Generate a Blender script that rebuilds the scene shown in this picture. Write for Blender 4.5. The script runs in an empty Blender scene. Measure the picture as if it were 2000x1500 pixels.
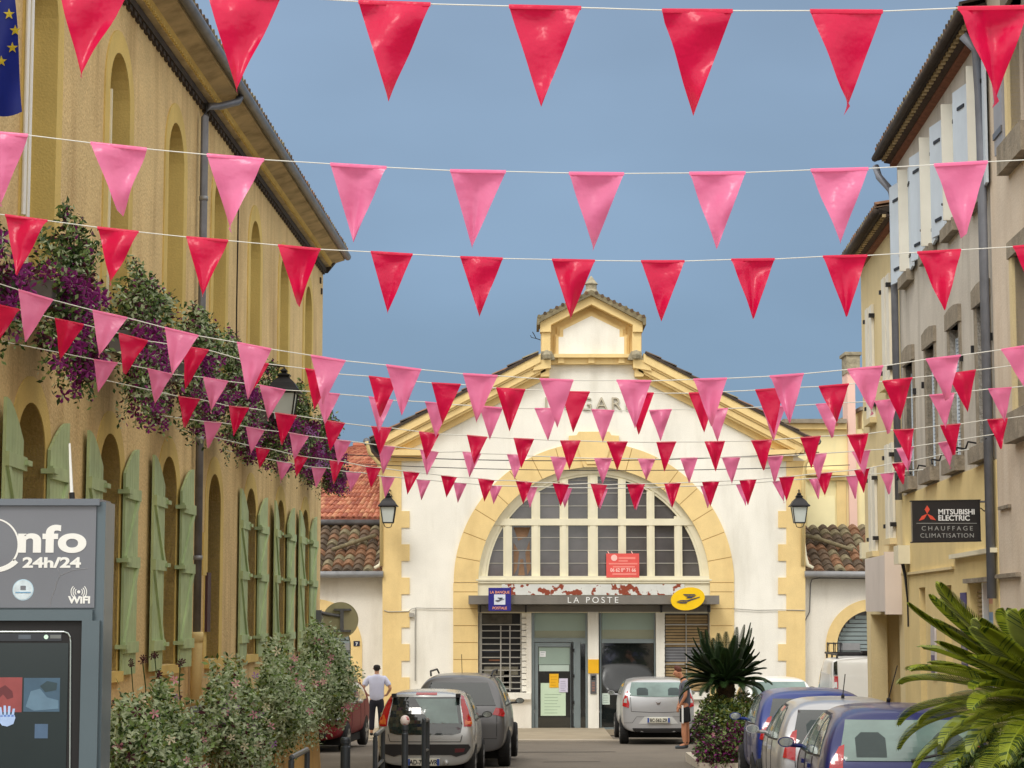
import bpy, bmesh, math, random
from mathutils import Vector, Matrix
from mathutils.geometry import tessellate_polygon, delaunay_2d_cdt
from mathutils.bvhtree import BVHTree
random.seed(7)
R = math.radians
C = bpy.context.scene.collection
scene = bpy.context.scene

# ---------------------------------------------------------------- camera
CZ = 3.2
FPX = 4150.0
PITCH = math.atan(450 / FPX)
cam_d = bpy.data.cameras.new("camera"); cam = bpy.data.objects.new("camera", cam_d); C.objects.link(cam)
cam.location = (0, 0, CZ); cam.rotation_euler = (math.pi / 2 + PITCH, 0, 0)
cam_d.sensor_width = 36; cam_d.lens = FPX / 2000 * 36; cam_d.clip_end = 3000; cam_d.clip_start = 0.1
scene.camera = cam

# ---------------------------------------------------------------- world: storm cloud ahead, brighter cloud behind
W = bpy.data.worlds.new("World"); scene.world = W; W.use_nodes = True
wn = W.node_tree.nodes; wl = W.node_tree.links; wn.clear()
SUN_EL, SUN_AZ = R(48), R(205)      # azimuth measured clockwise from +Y
wo = wn.new('ShaderNodeOutputWorld'); mixs = wn.new('ShaderNodeMixShader'); mixs.inputs[0].default_value = 0.94
sky = wn.new('ShaderNodeTexSky'); sky.sky_type = 'NISHITA'; sky.sun_disc = False
sky.sun_elevation = SUN_EL; sky.sun_rotation = SUN_AZ
bgs = wn.new('ShaderNodeBackground'); bgs.inputs[1].default_value = 0.1
wl.new(sky.outputs[0], bgs.inputs[0]); wl.new(bgs.outputs[0], mixs.inputs[1])
tc = wn.new('ShaderNodeTexCoord')
dot = wn.new('ShaderNodeVectorMath'); dot.operation = 'DOT_PRODUCT'; dot.inputs[1].default_value = (-0.10, -0.50, 0.86)
wl.new(tc.outputs['Generated'], dot.inputs[0])
mr = wn.new('ShaderNodeMapRange'); mr.interpolation_type = 'SMOOTHSTEP'
mr.inputs[1].default_value = -0.20; mr.inputs[2].default_value = 0.55
wl.new(dot.outputs['Value'], mr.inputs[0])
nz = wn.new('ShaderNodeTexNoise'); nz.inputs['Scale'].default_value = 3.4; nz.inputs['Detail'].default_value = 4
nz.inputs['Roughness'].default_value = 0.45
mp = wn.new('ShaderNodeMapping'); mp.inputs['Scale'].default_value = (1, 1, 2.5)
wl.new(tc.outputs['Generated'], mp.inputs[0]); wl.new(mp.outputs[0], nz.inputs['Vector'])
sep = wn.new('ShaderNodeSeparateXYZ'); wl.new(tc.outputs['Generated'], sep.inputs[0])
cr = wn.new('ShaderNodeValToRGB')
cr.color_ramp.elements[0].position = 0.0; cr.color_ramp.elements[0].color = (0.172, 0.285, 0.415, 1)
cr.color_ramp.elements[1].position = 0.36; cr.color_ramp.elements[1].color = (0.270, 0.368, 0.51, 1)
wl.new(sep.outputs[2], cr.inputs[0])
var = wn.new('ShaderNodeMixRGB'); var.blend_type = 'MULTIPLY'; var.inputs[0].default_value = 1
nr = wn.new('ShaderNodeMapRange'); nr.inputs[1].default_value = 0.3; nr.inputs[2].default_value = 0.7
nr.inputs[3].default_value = 0.84; nr.inputs[4].default_value = 1.14
wl.new(nz.outputs[0], nr.inputs[0]); wl.new(cr.outputs[0], var.inputs[1]); wl.new(nr.outputs[0], var.inputs[2])
mx = wn.new('ShaderNodeMixRGB'); mx.inputs[2].default_value = (1.55, 1.50, 1.41, 1)
wl.new(mr.outputs[0], mx.inputs[0]); wl.new(var.outputs[0], mx.inputs[1])
bgc = wn.new('ShaderNodeBackground'); bgc.inputs[1].default_value = 1.0
wl.new(mx.outputs[0], bgc.inputs[0]); wl.new(bgc.outputs[0], mixs.inputs[2]); wl.new(mixs.outputs[0], wo.inputs[0])

sd = bpy.data.lights.new("sun", 'SUN'); sun = bpy.data.objects.new("sun", sd); C.objects.link(sun)
sd.energy = 1.3; sd.angle = R(18); sd.color = (1.0, 0.955, 0.88)
sdir = Vector((math.sin(SUN_AZ) * math.cos(SUN_EL), math.cos(SUN_AZ) * math.cos(SUN_EL), math.sin(SUN_EL)))
sun.rotation_euler = sdir.to_track_quat('Z', 'Y').to_euler(); sun.location = (0, -20, 40)
scene.view_settings.view_transform = 'Standard'; scene.view_settings.look = 'None'
scene.view_settings.gamma = 1; scene.view_settings.exposure = 0.13

# ---------------------------------------------------------------- helpers
def lin(c):
    return tuple(((v / 255) / 12.92 if v / 255 <= 0.04045 else ((v / 255 + 0.055) / 1.055) ** 2.4) for v in c)

MATS = {}
def mat(name, rgb, rough=0.8, v=0.10, scale=3.0, bump=0.0, bscale=50.0, metal=0.0, stain=0.0, stain_c=(60, 50, 38),
        streak=0.25, spec=0.5, patch=None, patch_t=0.62, patch_s=6.0, trans=0.0, coat=0.0, emit=None, fine=0.0, joints=None):
    m = bpy.data.materials.new(name); m.use_nodes = True; nt = m.node_tree; n = nt.nodes; l = nt.links
    b = n['Principled BSDF']; b.inputs['Roughness'].default_value = rough; b.inputs['Metallic'].default_value = metal
    b.inputs['Specular IOR Level'].default_value = spec
    if coat: b.inputs['Coat Weight'].default_value = coat; b.inputs['Coat Roughness'].default_value = 0.05
    c = lin(rgb); g = n.new('ShaderNodeNewGeometry')
    t = n.new('ShaderNodeTexNoise'); t.inputs['Scale'].default_value = scale; t.inputs['Detail'].default_value = 4
    l.new(g.outputs['Position'], t.inputs['Vector'])
    r = n.new('ShaderNodeValToRGB'); r.color_ramp.elements[0].position = 0.3; r.color_ramp.elements[1].position = 0.7
    r.color_ramp.elements[0].color = (*[x * (1 - v) for x in c], 1); r.color_ramp.elements[1].color = (*[min(1, x * (1 + v)) for x in c], 1)
    l.new(t.outputs[0], r.inputs[0]); out = r.outputs[0]
    if fine:
        t3 = n.new('ShaderNodeTexNoise'); t3.inputs['Scale'].default_value = 38; t3.inputs['Detail'].default_value = 2
        l.new(g.outputs['Position'], t3.inputs['Vector'])
        m3 = n.new('ShaderNodeMapRange'); m3.inputs[1].default_value = .3; m3.inputs[2].default_value = .7
        m3.inputs[3].default_value = 1 - fine; m3.inputs[4].default_value = 1 + fine; l.new(t3.outputs[0], m3.inputs[0])
        k = n.new('ShaderNodeMixRGB'); k.blend_type = 'MULTIPLY'; k.inputs[0].default_value = 1
        l.new(out, k.inputs[1]); l.new(m3.outputs[0], k.inputs[2]); out = k.outputs[0]
    if stain:
        mp = n.new('ShaderNodeMapping'); mp.inputs['Scale'].default_value = (1.3, 1.3, streak); l.new(g.outputs['Position'], mp.inputs[0])
        t2 = n.new('ShaderNodeTexNoise'); t2.inputs['Scale'].default_value = 1.6; t2.inputs['Detail'].default_value = 6; t2.inputs['Roughness'].default_value = .6
        l.new(mp.outputs[0], t2.inputs['Vector'])
        m2 = n.new('ShaderNodeMapRange'); m2.inputs[1].default_value = .48; m2.inputs[2].default_value = .74; m2.inputs[4].default_value = stain
        l.new(t2.outputs[0], m2.inputs[0])
        k = n.new('ShaderNodeMixRGB'); k.inputs[2].default_value = (*lin(stain_c), 1); l.new(m2.outputs[0], k.inputs[0]); l.new(out, k.inputs[1]); out = k.outputs[0]
    if patch:
        t4 = n.new('ShaderNodeTexNoise'); t4.inputs['Scale'].default_value = patch_s; t4.inputs['Detail'].default_value = 5
        l.new(g.outputs['Position'], t4.inputs['Vector'])
        m4 = n.new('ShaderNodeMapRange'); m4.inputs[1].default_value = patch_t; m4.inputs[2].default_value = patch_t + .03; l.new(t4.outputs[0], m4.inputs[0])
        k = n.new('ShaderNodeMixRGB'); k.inputs[2].default_value = (*lin(patch), 1); l.new(m4.outputs[0], k.inputs[0]); l.new(out, k.inputs[1]); out = k.outputs[0]
    l.new(out, b.inputs['Base Color'])
    if bump:
        tb = n.new('ShaderNodeTexNoise'); tb.inputs['Scale'].default_value = bscale; tb.inputs['Detail'].default_value = 3
        l.new(g.outputs['Position'], tb.inputs['Vector']); bm_ = n.new('ShaderNodeBump'); bm_.inputs['Strength'].default_value = bump
        bm_.inputs['Distance'].default_value = 0.02; l.new(tb.outputs[0], bm_.inputs['Height']); l.new(bm_.outputs[0], b.inputs['Normal'])
    if emit:
        b.inputs['Emission Color'].default_value = (*lin(emit[0]), 1); b.inputs['Emission Strength'].default_value = emit[1]
    if trans:
        tr = n.new('ShaderNodeBsdfTranslucent'); l.new(out, tr.inputs[0]); mx = n.new('ShaderNodeMixShader'); mx.inputs[0].default_value = trans
        l.new(b.outputs[0], mx.inputs[1]); l.new(tr.outputs[0], mx.inputs[2]); l.new(mx.outputs[0], n['Material Output'].inputs[0])
    MATS[name] = m
    return m

M_white = mat('plaster_white', (236, 232, 222), .9, .05, 1.2, .25, 40, stain=.30, stain_c=(170, 160, 140), fine=.03)
M_white2 = mat('plaster_upper_white', (242, 240, 231), .9, .05, 1.2, .25, 40, stain=.28, stain_c=(180, 174, 155), fine=.03)
M_quoin = mat('quoin_yellow', (235, 208, 148), .85, .07, 2.0, .2, 40, stain=.18, stain_c=(170, 130, 70), fine=.03)
M_joint = mat('joint_brown', (176, 140, 84), .9, .05)
M_cream = mat('frame_cream', (232, 226, 200), .5, .04, 3, stain=.2, stain_c=(170, 160, 130))
M_ochre = mat('ochre_render', (222, 194, 140), .95, .11, 1.1, .9, 26, stain=.62, stain_c=(158, 120, 72), streak=.16, fine=.12)
M_ochre2 = mat('ochre_smooth_trim', (220, 192, 114), .9, .08, 1.5, .3, 40, stain=.35, stain_c=(150, 118, 64), fine=.04)
M_ochre_low = mat('ochre_terrace', (200, 158, 92), .95, .15, 1.6, .6, 22, stain=.55, stain_c=(110, 82, 50), fine=.10)
M_soffit = mat('soffit_ochre', (198, 178, 138), .9, .18, 2.5, stain=.6, stain_c=(90, 72, 48), streak=1.0)
M_dark = mat('dark_wood', (62, 52, 44), .85, .3, 6, .4, 30)
M_green = mat('shutter_green', (176, 194, 144), .6, .12, 4, .15, 30, stain=.5, stain_c=(120, 140, 100), streak=.4)
M_zinc = mat('zinc', (112, 112, 116), .45, .2, 5, metal=.4, stain=.4, stain_c=(70, 66, 62))
M_zincb = mat('zinc_blue_grey', (130, 134, 144), .5, .15, 5, metal=.2, stain=.3, stain_c=(90, 90, 96))
M_zincl = mat('zinc_light', (150, 152, 156), .5, .12, 5, metal=.3)
M_greyp = mat('grey_render', (196, 190, 180), .95, .10, 1.3, .3, 30, stain=.5, stain_c=(122, 114, 100), streak=.2, fine=.04)
M_stone = mat('lintel_stone', (146, 136, 120), .95, .2, 5, .6, 25, stain=.5, stain_c=(84, 74, 60), fine=.08)
M_yel = mat('pale_yellow_render', (222, 204, 158), .95, .06, 1.4, .2, 30, stain=.3, stain_c=(180, 158, 112), fine=.03)
M_yel2 = mat('shop_yellow_render', (228, 206, 148), .95, .06, 1.4, .2, 30, stain=.3, stain_c=(188, 164, 112), fine=.03)
M_beige = mat('beige_render', (216, 202, 184), .95, .08, 1.4, .3, 30, stain=.4, stain_c=(168, 140, 104), streak=.2, fine=.04)
M_pinkw = mat('pink_render', (232, 196, 182), .95, .05, 1.4)
M_lem = mat('lemon_render', (240, 228, 178), .95, .05, 1.4, stain=.4, stain_c=(190, 186, 160))
M_shw = mat('shutter_pale_blue', (200, 212, 224), .55, .05, 3, stain=.2, stain_c=(160, 170, 180))
M_shc = mat('shutter_ivory', (226, 222, 208), .6, .05, 3)
M_shg = mat('shutter_grey', (150, 152, 160), .6, .06, 3)
M_glass = mat('window_glass_dark', (80, 78, 80), .08, .35, 1.2, spec=.8, bump=.04, bscale=2)  # colour noise stands in for uneven reflections in the panes
M_glassr = mat('shop_glass_reflective', (30, 34, 34), .03, .3, 1.2, spec=1.0, coat=.6)
M_glassg = mat('frosted_green_glass', (150, 170, 160), .35, .06, 2)
M_door = mat('door_aluminium', (128, 140, 144), .4, .06, 3, metal=.2)
M_iron = mat('black_iron', (34, 33, 36), .5, .2, 8, metal=.3)
M_bar = mat('bar_grey', (168, 166, 160), .5, .08, 5, metal=.2)
M_canopy = mat('canopy_grey', (122, 118, 112), .7, .08, 3, stain=.3, stain_c=(90, 84, 78))
M_lamp = mat('lamp_glass', (196, 204, 200), .25, .05, 3)
M_board = mat('peeling_board', (214, 216, 212), .8, .06, 4, patch=(142, 66, 44), patch_t=.54, patch_s=5.5)
M_tdark = [mat('tile_dark_%s' % k, c, .95, .3, 9, .5, 30, stain=.4, stain_c=(60, 54, 44)) for k, c in (('brown', (104, 84, 66)), ('umber', (86, 72, 58)), ('rust', (132, 96, 70)), ('lichen', (128, 118, 92)))]
M_tred = [mat('tile_red_%s' % k, c, .9, .15, 9, .3, 30) for k, c in (('terracotta', (176, 108, 84)), ('salmon', (190, 124, 98)), ('brick', (160, 96, 78)), ('sand', (196, 140, 108)))]
M_road = mat('asphalt', (112, 104, 94), .95, .12, .6, .4, 60, stain=.3, stain_c=(84, 78, 70), streak=1, fine=.1)
M_pave = mat('paving_stone', (160, 148, 128), .95, .1, 1.5, .3, 40, fine=.06)
M_kerb = mat('kerb_stone', (196, 186, 170), .9, .08, 3)
M_black = mat('matt_black', (18, 18, 20), .6, .1)
M_rubber = mat('tyre_rubber', (24, 24, 25), .8, .1)
M_rim = mat('wheel_rim', (150, 152, 156), .35, .1, 5, metal=.7)
M_red = mat('pennant_red', (230, 18, 80), .30, .03, 4, trans=.40, bump=.5, bscale=11)
M_pink = mat('pennant_pink', (250, 134, 182), .26, .03, 4, trans=.40, bump=.5, bscale=11)
M_cord = mat('white_cord', (222, 222, 214), .8, .05)
M_leafd = mat('leaf_dark', (52, 78, 34), .6, .3, 12, trans=.25)
M_leafm = mat('leaf_mid', (128, 154, 88), .6, .3, 12, trans=.25)
M_leafs = mat('leaf_silver', (190, 204, 168), .75, .2, 12, trans=.25)
M_leafy = mat('leaf_yellow_green', (120, 128, 50), .6, .2, 12, trans=.25)
M_purple = mat('petal_purple', (136, 32, 116), .6, .25, 12, trans=.3)
M_maroon = mat('petal_maroon', (70, 18, 34), .6, .25, 12, trans=.2)
M_petp = mat('petal_pink', (232, 160, 178), .6, .1, 12, trans=.3)
M_petl = mat('petal_lilac', (166, 116, 176), .6, .1, 12, trans=.3)
M_petw = mat('petal_cream', (240, 226, 196), .6, .1, 12, trans=.3)
M_frondn = mat('cycad_frond_deep_green', (60, 84, 24), .42, .25, 9, trans=.3)  # darker green mixed at random among the leaflets
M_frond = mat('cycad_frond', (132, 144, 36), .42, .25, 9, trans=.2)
M_frondd = mat('cycad_frond_dark', (38, 62, 26), .45, .25, 9, trans=.15)
M_fronds = mat('cycad_frond_dry', (150, 130, 60), .5, .2, 9, trans=.2)
M_trunk = mat('cycad_trunk', (70, 54, 36), .95, .3, 16, 1.0, 30)
M_signw = mat('sign_white', (232, 234, 234), .5, .02)

class Frame:
    def __init__(s, O, t, n):
        s.O = Vector(O); s.t = Vector(t).normalized(); s.n = Vector(n).normalized(); s.z = Vector((0, 0, 1))
    def p(s, a, h, d=0): return s.O + s.t * a + s.z * h + s.n * d
    def px(s, x, y, d=0):
        v = ray(x, y); o = Vector((0, 0, CZ)); q = s.O + s.n * d
        k = (q - o).dot(s.n) / v.dot(s.n); w = o + v * k - s.O
        return (w.dot(s.t), w.z)
cp, sp = math.cos(PITCH), math.sin(PITCH)
def ray(x, y):
    u = (x - 1000) / FPX; v = (750 - y) / FPX
    return Vector((u, cp - v * sp, sp + v * cp))
def at(x, y, Y):
    r = ray(x, y); return Vector((0, 0, CZ)) + r * (Y / r.y)

class MB:
    def __init__(s): s.v = []; s.f = []; s.m = []; s.mats = []
    def mi(s, m):
        if m not in s.mats: s.mats.append(m)
        return s.mats.index(m)
    def face(s, pts, m):
        b = len(s.v); s.v += [Vector(p) for p in pts]; s.f.append(tuple(range(b, b + len(pts)))); s.m.append(s.mi(m))
    def grid(s, rows, m, close=False):
        b = len(s.v); nr = len(rows); nc = len(rows[0])
        for r in rows: s.v += [Vector(p) for p in r]
        k = s.mi(m)
        for i in range(nr - 1):
            for j in range(nc if close else nc - 1):
                j2 = (j + 1) % nc
                s.f.append((b + i * nc + j, b + i * nc + j2, b + (i + 1) * nc + j2, b + (i + 1) * nc + j)); s.m.append(k)
    def hexa(s, c, m):   # 8 corners: bottom 4, top 4
        b = len(s.v); s.v += [Vector(p) for p in c]; k = s.mi(m)
        for q in ((0, 3, 2, 1), (4, 5, 6, 7), (0, 1, 5, 4), (1, 2, 6, 5), (2, 3, 7, 6), (3, 0, 4, 7)):
            s.f.append(tuple(b + i for i in q)); s.m.append(k)
    def box(s, x0, x1, y0, y1, z0, z1, m):
        s.hexa([(x0, y0, z0), (x1, y0, z0), (x1, y1, z0), (x0, y1, z0), (x0, y0, z1), (x1, y0, z1), (x1, y1, z1), (x0, y1, z1)], m)
    def fbox(s, F, a0, a1, h0, h1, d0, d1, m):
        s.hexa([F.p(a0, h0, d1), F.p(a1, h0, d1), F.p(a1, h0, d0), F.p(a0, h0, d0), F.p(a0, h1, d1), F.p(a1, h1, d1), F.p(a1, h1, d0), F.p(a0, h1, d0)], m)
    def pbox(s, F, x0, x1, y0, y1, d0, d1, m):   # pixel rectangle on a frontal facade
        a0, h1 = F.px(x0, y0, d1); a1, h0 = F.px(x1, y1, d1); s.fbox(F, a0, a1, h0, h1, d0, d1, m)
    def prism(s, F, poly, d0, d1, m, holes=(), back=True):
        loops = [list(poly)] + [list(h) for h in holes]
        flat = [p for L in loops for p in L]
        tris = tessellate_polygon([[Vector((p[0], p[1], 0)) for p in L] for L in loops])
        b = len(s.v); n = len(flat); k = s.mi(m)
        s.v += [F.p(p[0], p[1], d1) for p in flat]; s.v += [F.p(p[0], p[1], d0) for p in flat]
        for t in tris:
            s.f.append(tuple(b + i for i in t)); s.m.append(k)
            if back: s.f.append(tuple(b + n + i for i in reversed(t))); s.m.append(k)
        o = 0
        for L in loops:
            for i in range(len(L)):
                j = (i + 1) % len(L)
                s.f.append((b + o + i, b + o + j, b + n + o + j, b + n + o + i)); s.m.append(k)
            o += len(L)
    def pprism(s, F, pts, d0, d1, m): s.prism(F, [F.px(x, y, d1) for x, y in pts], d0, d1, m)
    def tube(s, pts, r, m, n=8, r2=None, cap=True):
        pts = [Vector(p) for p in pts]; rows = []
        for i, p in enumerate(pts):
            t = (pts[min(i + 1, len(pts) - 1)] - pts[max(i - 1, 0)]).normalized()
            a = t.cross(Vector((0, 0, 1)));
            if a.length < .05: a = t.cross(Vector((0, 1, 0)))
            a.normalize(); c = a.cross(t).normalized()
            rr = r if r2 is None else r + (r2 - r) * i / (len(pts) - 1)
            if isinstance(r, (list, tuple)): rr = r[i]
            rows.append([p + a * rr * math.cos(2 * math.pi * j / n) + c * rr * math.sin(2 * math.pi * j / n) for j in range(n)])
        s.grid(rows, m, True)
        if cap:
            s.face(rows[0], m); s.face(rows[-1], m)
    def lathe(s, c, prof, m, n=16, axis='z', rot=None):
        rows = []
        for r, h in prof:
            row = []
            for j in range(n):
                a = 2 * math.pi * j / n; p = Vector((r * math.cos(a), r * math.sin(a), h))
                if axis == 'x': p = Vector((p.z, p.x, p.y))
                if axis == 'y': p = Vector((p.x, p.z, p.y))
                if rot: p = rot @ p
                row.append(Vector(c) + p)
            rows.append(row)
        s.grid(rows, m, True); s.face(rows[0], m); s.face(rows[-1], m)
    def build(s, name, parent=None, smooth=False, recalc=True, local=False, sub=0):
        me = bpy.data.meshes.new(name)
        M = Matrix.Identity(4) if (parent is None or local) else MAT[parent.name].inverted()
        me.from_pydata([tuple(M @ v) for v in s.v], [], s.f)
        for m in s.mats: me.materials.append(m)
        me.polygons.foreach_set('material_index', s.m)
        if smooth: me.polygons.foreach_set('use_smooth', [True] * len(me.polygons))
        me.update()
        if recalc:
            bm = bmesh.new(); bm.from_mesh(me); bmesh.ops.remove_doubles(bm, verts=bm.verts, dist=.0001)
            bmesh.ops.recalc_face_normals(bm, faces=bm.faces); bm.to_mesh(me); bm.free()
        o = bpy.data.objects.new(name, me); C.objects.link(o)
        if parent is not None: o.parent = parent; MAT[o.name] = MAT[parent.name]
        else: MAT[o.name] = Matrix.Identity(4)
        return o
MAT = {}
def tag(o, label=None, cat=None, group=None, kind=None):
    if label: o['label'] = label
    if cat: o['category'] = cat
    if group: o['group'] = group
    if kind: o['kind'] = kind
    return o
def thing(name, label, cat, loc=(0, 0, 0), rz=0, group=None):
    o = bpy.data.objects.new(name, None); C.objects.link(o); o.location = loc; o.rotation_euler = (0, 0, rz); o.empty_display_size = .2
    MAT[o.name] = Matrix.Translation(Vector(loc)) @ Matrix.Rotation(rz, 4, 'Z')
    return tag(o, label, cat, group)
def text_mesh(name, body, size, F, a, h, d, m, parent, sx=1.0, ext=.003, align='CENTER', bold=0.0, space=1.0):
    cu = bpy.data.curves.new(name, 'FONT'); cu.body = body; cu.size = size; cu.extrude = ext; cu.align_x = align; cu.offset = bold; cu.space_character = space
    o = bpy.data.objects.new(name, cu); C.objects.link(o); dg = bpy.context.evaluated_depsgraph_get()
    me = bpy.data.meshes.new_from_object(o.evaluated_get(dg)); bpy.data.objects.remove(o)
    Mi = MAT[parent.name].inverted()
    for v in me.vertices: v.co = Mi @ F.p(a + v.co.x * sx, h + v.co.y, d + v.co.z)
    me.materials.clear(); me.materials.append(m)
    o = bpy.data.objects.new(name, me); C.objects.link(o); o.parent = parent; MAT[o.name] = MAT[parent.name]
    return o
def tile_roof(mb, A, B, Cc, D, nc, nr, mats, amp=.05, step=.03, seed=1):
    """A,B eave corners, D,Cc ridge corners: pan tiles as half-round columns laid in stepped courses"""
    A, B, Cc, D = map(Vector, (A, B, Cc, D)); rnd = random.Random(seed); up = (B - A).cross(D - A).normalized()
    if up.z < 0: up = -up
    ns = 5
    for j in range(nr):
        for i in range(nc):
            m = rnd.choice(mats); jit = rnd.uniform(-.012, .012); rows = []
            for e in (0, 1):
                v = (j + e * 1.12) / nr; v = min(v, 1.0); row = []
                for k in range(ns + 1):
                    u = (i + k / ns) / nc; P = (A.lerp(B, u)).lerp(D.lerp(Cc, u), v)
                    w = abs(math.cos(math.pi * k / ns)); w = math.sin(math.pi * k / ns)
                    row.append(P + up * (amp * (w - .35) + step * (1 - e) + jit))
                rows.append(row)
            mb.grid(rows, m)
            low = [p - up * (step + .02) for p in rows[0]]; mb.grid([rows[0], low], m)
def gz(Y):
    K = [(-80, 1.5), (0, 1.75), (10, 2.0), (21, 2.36), (25.5, 2.47), (30, 2.57), (34, 2.65), (40, 2.79), (49, 2.97), (53, 3.06), (57, 3.2), (70, 3.3), (900, 3.3)]
    for (a, b), (c, d) in zip(K, K[1:]):
        if Y <= c: return CZ - (b + (d - b) * (max(Y, a) - a) / (c - a))
    return CZ - 3.3
# ================================================================ ground
mb = MB(); ys = [-60, -20, 0, 5, 10, 15, 18, 21, 23, 25.5, 28, 30, 32, 34, 37, 40, 43, 46, 49, 51, 53, 55, 57, 60, 70, 120, 300, 900]; xs = [-600, -60, -12, -6, -3, 0, 3, 6, 12, 60, 600]
mb.grid([[(x, y, gz(y)) for x in xs] for y in ys], M_road)
tag(mb.build('road', smooth=True), kind='structure')
mb = MB(); mb.box(-9, 2.45, 51.9, 57.2, gz(52) - .3, gz(55) + .13, M_pave)
tag(mb.build('pavement'), kind='structure')
mb = MB(); mb.box(-9, 2.6, 51.72, 51.895, gz(52) - .3, gz(55) + .134, M_kerb)
tag(mb.build('kerb'), kind='structure')
# patch repairs and a tar seam in the road
mb = MB(); M_tar = mat('tar_patch', (74, 68, 62), .95, .1, 2, .3, 50)
for x0, x1, y0, y1 in ((-.1, 2.2, 45.4, 45.62), (.6, 1.7, 41.2, 41.3), (-.2, 1.5, 37.2, 38.6)):
    mb.face([(x0, y0, gz(y0) + .005), (x1, y0 + .2, gz(y0 + .2) + .005), (x1, y1 + .2, gz(y1 + .2) + .005), (x0, y1, gz(y1) + .005)], M_tar)
tag(mb.build('road_repair'), kind='structure')

# ================================================================ station / post office
FS = Frame((0, 57, 0), (1, 0, 0), (0, -1, 0))
st = thing('post_office_building', 'cream and yellow former railway station with big arched window, now a post office', 'building', (2.2, 57, 0))
cxp, cyp = 1160, 1138
def arc(r, a0, a1, n, cx=cxp, cy=cyp): return [(cx + r * math.cos(R(a0 + (a1 - a0) * i / n)), cy - r * math.sin(R(a0 + (a1 - a0) * i / n))) for i in range(n + 1)]
mb = MB()
low = [(748, 1436), (934, 1436)] + arc(226, 180, 0, 48) + [(1386, 1436), (1572, 1436), (1572, 900), (1253, 724), (1253, 700), (1057, 700), (1057, 724), (748, 900)]
mb.prism(FS, [FS.px(x, y, 0) for x, y in low], -.5, 0, M_white2)
# side and back walls
a0, _ = FS.px(748, 1000); a1, _ = FS.px(1572, 1000); _, hh = FS.px(748, 902)
mb.box(a0, a0 + .3, 57.502, 72, 0, hh, M_white); mb.box(a1 - .3, a1, 57.502, 72, 0, hh, M_white); mb.box(a0, a1, 72.002, 72.3, 0, hh, M_white)
mb.build('wall', st)
# plinth
mb = MB()
M_plinth = mat('plinth_stained', (206, 184, 140), .9, .1, 2, stain=.5, stain_c=(140, 110, 60))
for x0, x1 in ((800, 883),): mb.pbox(FS, x0, x1, 1424, 1436, -.1, .02, M_plinth)
mb.build('plinth', st)
# quoins
for side in (0, 1):
    mb = MB(); q = lambda x: x if side == 0 else 2320 - x
    def qb(x0, x1, y0, y1, d):
        a, b = sorted((q(x0), q(x1))); mb.pbox(FS, a, b, y0, y1, -.05, d, M_quoin)
    out = [(q(747), 1435), (q(747), 900), (q(784), 900)]; y = 998
    while y < 1430:
        out += [(q(784), y), (q(800), y), (q(800), min(y + 32.5, 1434)), (q(784), min(y + 32.5, 1434))]; y += 65
    mb.pprism(FS, out + [(q(784), 1435)], -.05, .035, M_quoin)
    mb.build('quoin', st)
# arch surround voussoirs
mb = MB(); M = M_quoin
for i in range(17):
    g = .35
    A0, A1 = 180 - i * 180 / 17, 180 - (i + 1) * 180 / 17
    if i == 8: continue
    mb.prism(FS, [FS.px(x, y, .05) for x, y in arc(226, A0 - g * .5, A1 + g * .5, 4) + arc(274, A1 + g * .4, A0 - g * .4, 4)], -.05, .05, M)
    mb.prism(FS, [FS.px(x, y, .035) for x, y in arc(227, A1 + .5, A1 - .5, 1) + arc(273, A1 - .5, A1 + .5, 1)], -.05, .038, M_joint)
mb.pprism(FS, [(1140, 912), (1180, 912), (1194, 866), (1209, 862), (1209, 851), (1194, 850), (1190, 843), (1130, 843), (1126, 850), (1111, 851), (1111, 862), (1126, 866)], -.05, .1, M)
mb.pprism(FS, [(1146, 906), (1174, 906), (1178, 896), (1142, 896)], .1, .14, M)
for xa, xb in ((885, 933.5), (1386.5, 1434)):
    ys_ = [1138, 1156, 1189, 1222, 1255, 1288, 1321, 1354, 1387, 1419, 1435]
    for ya, yb in zip(ys_, ys_[1:]):
        mb.pbox(FS, xa, xb, ya + .6, yb - .6, -.05, .05, M)
    mb.pbox(FS, xa + 1, xb - 1, 1138, 1434, -.05, .035, M_joint)
mb.build('arch_surround', st)
# arch window
wf = MB(); F = FS
def ring(mb, r0, r1, a0, a1, d0, d1, m, n=40): mb.prism(FS, [FS.px(x, y, d1) for x, y in arc(r0, a0, a1, n) + arc(r1, a1, a0, n)], d0, d1, m)
ring(wf, 213, 226, 180, 0, -.35, -.12, M_cream)
ring(wf, 208, 213, 180, 0, -.35, -.16, M_cream)
wf.pbox(FS, 933.5, 1386.5, 1125, 1139, -.35, .03, M_cream); wf.pbox(FS, 930, 1390, 1131, 1134, .03, .06, M_cream)
wf.pbox(FS, 962, 1358, 1013, 1026, -.33, -.10, M_cream)
panes = [(945, 983), (1000, 1038), (1055, 1093), (1110, 1148), (1168, 1207), (1223, 1263), (1279, 1317), (1333, 1373)]
for (x0, x1), (x2, x3) in zip(panes, panes[1:]):
    xm = (x1 + x2) / 2; top = 1138 - math.sqrt(max(0, 210 ** 2 - (xm - 1160) ** 2))
    wf.pbox(FS, x1, x2, top, 1126, -.34, -.13, M_cream); wf.pbox(FS, x1 + 4, x2 - 4, top, 1126, -.13, -.11, M_cream)
fr = wf.build('arch_window', st)
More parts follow.
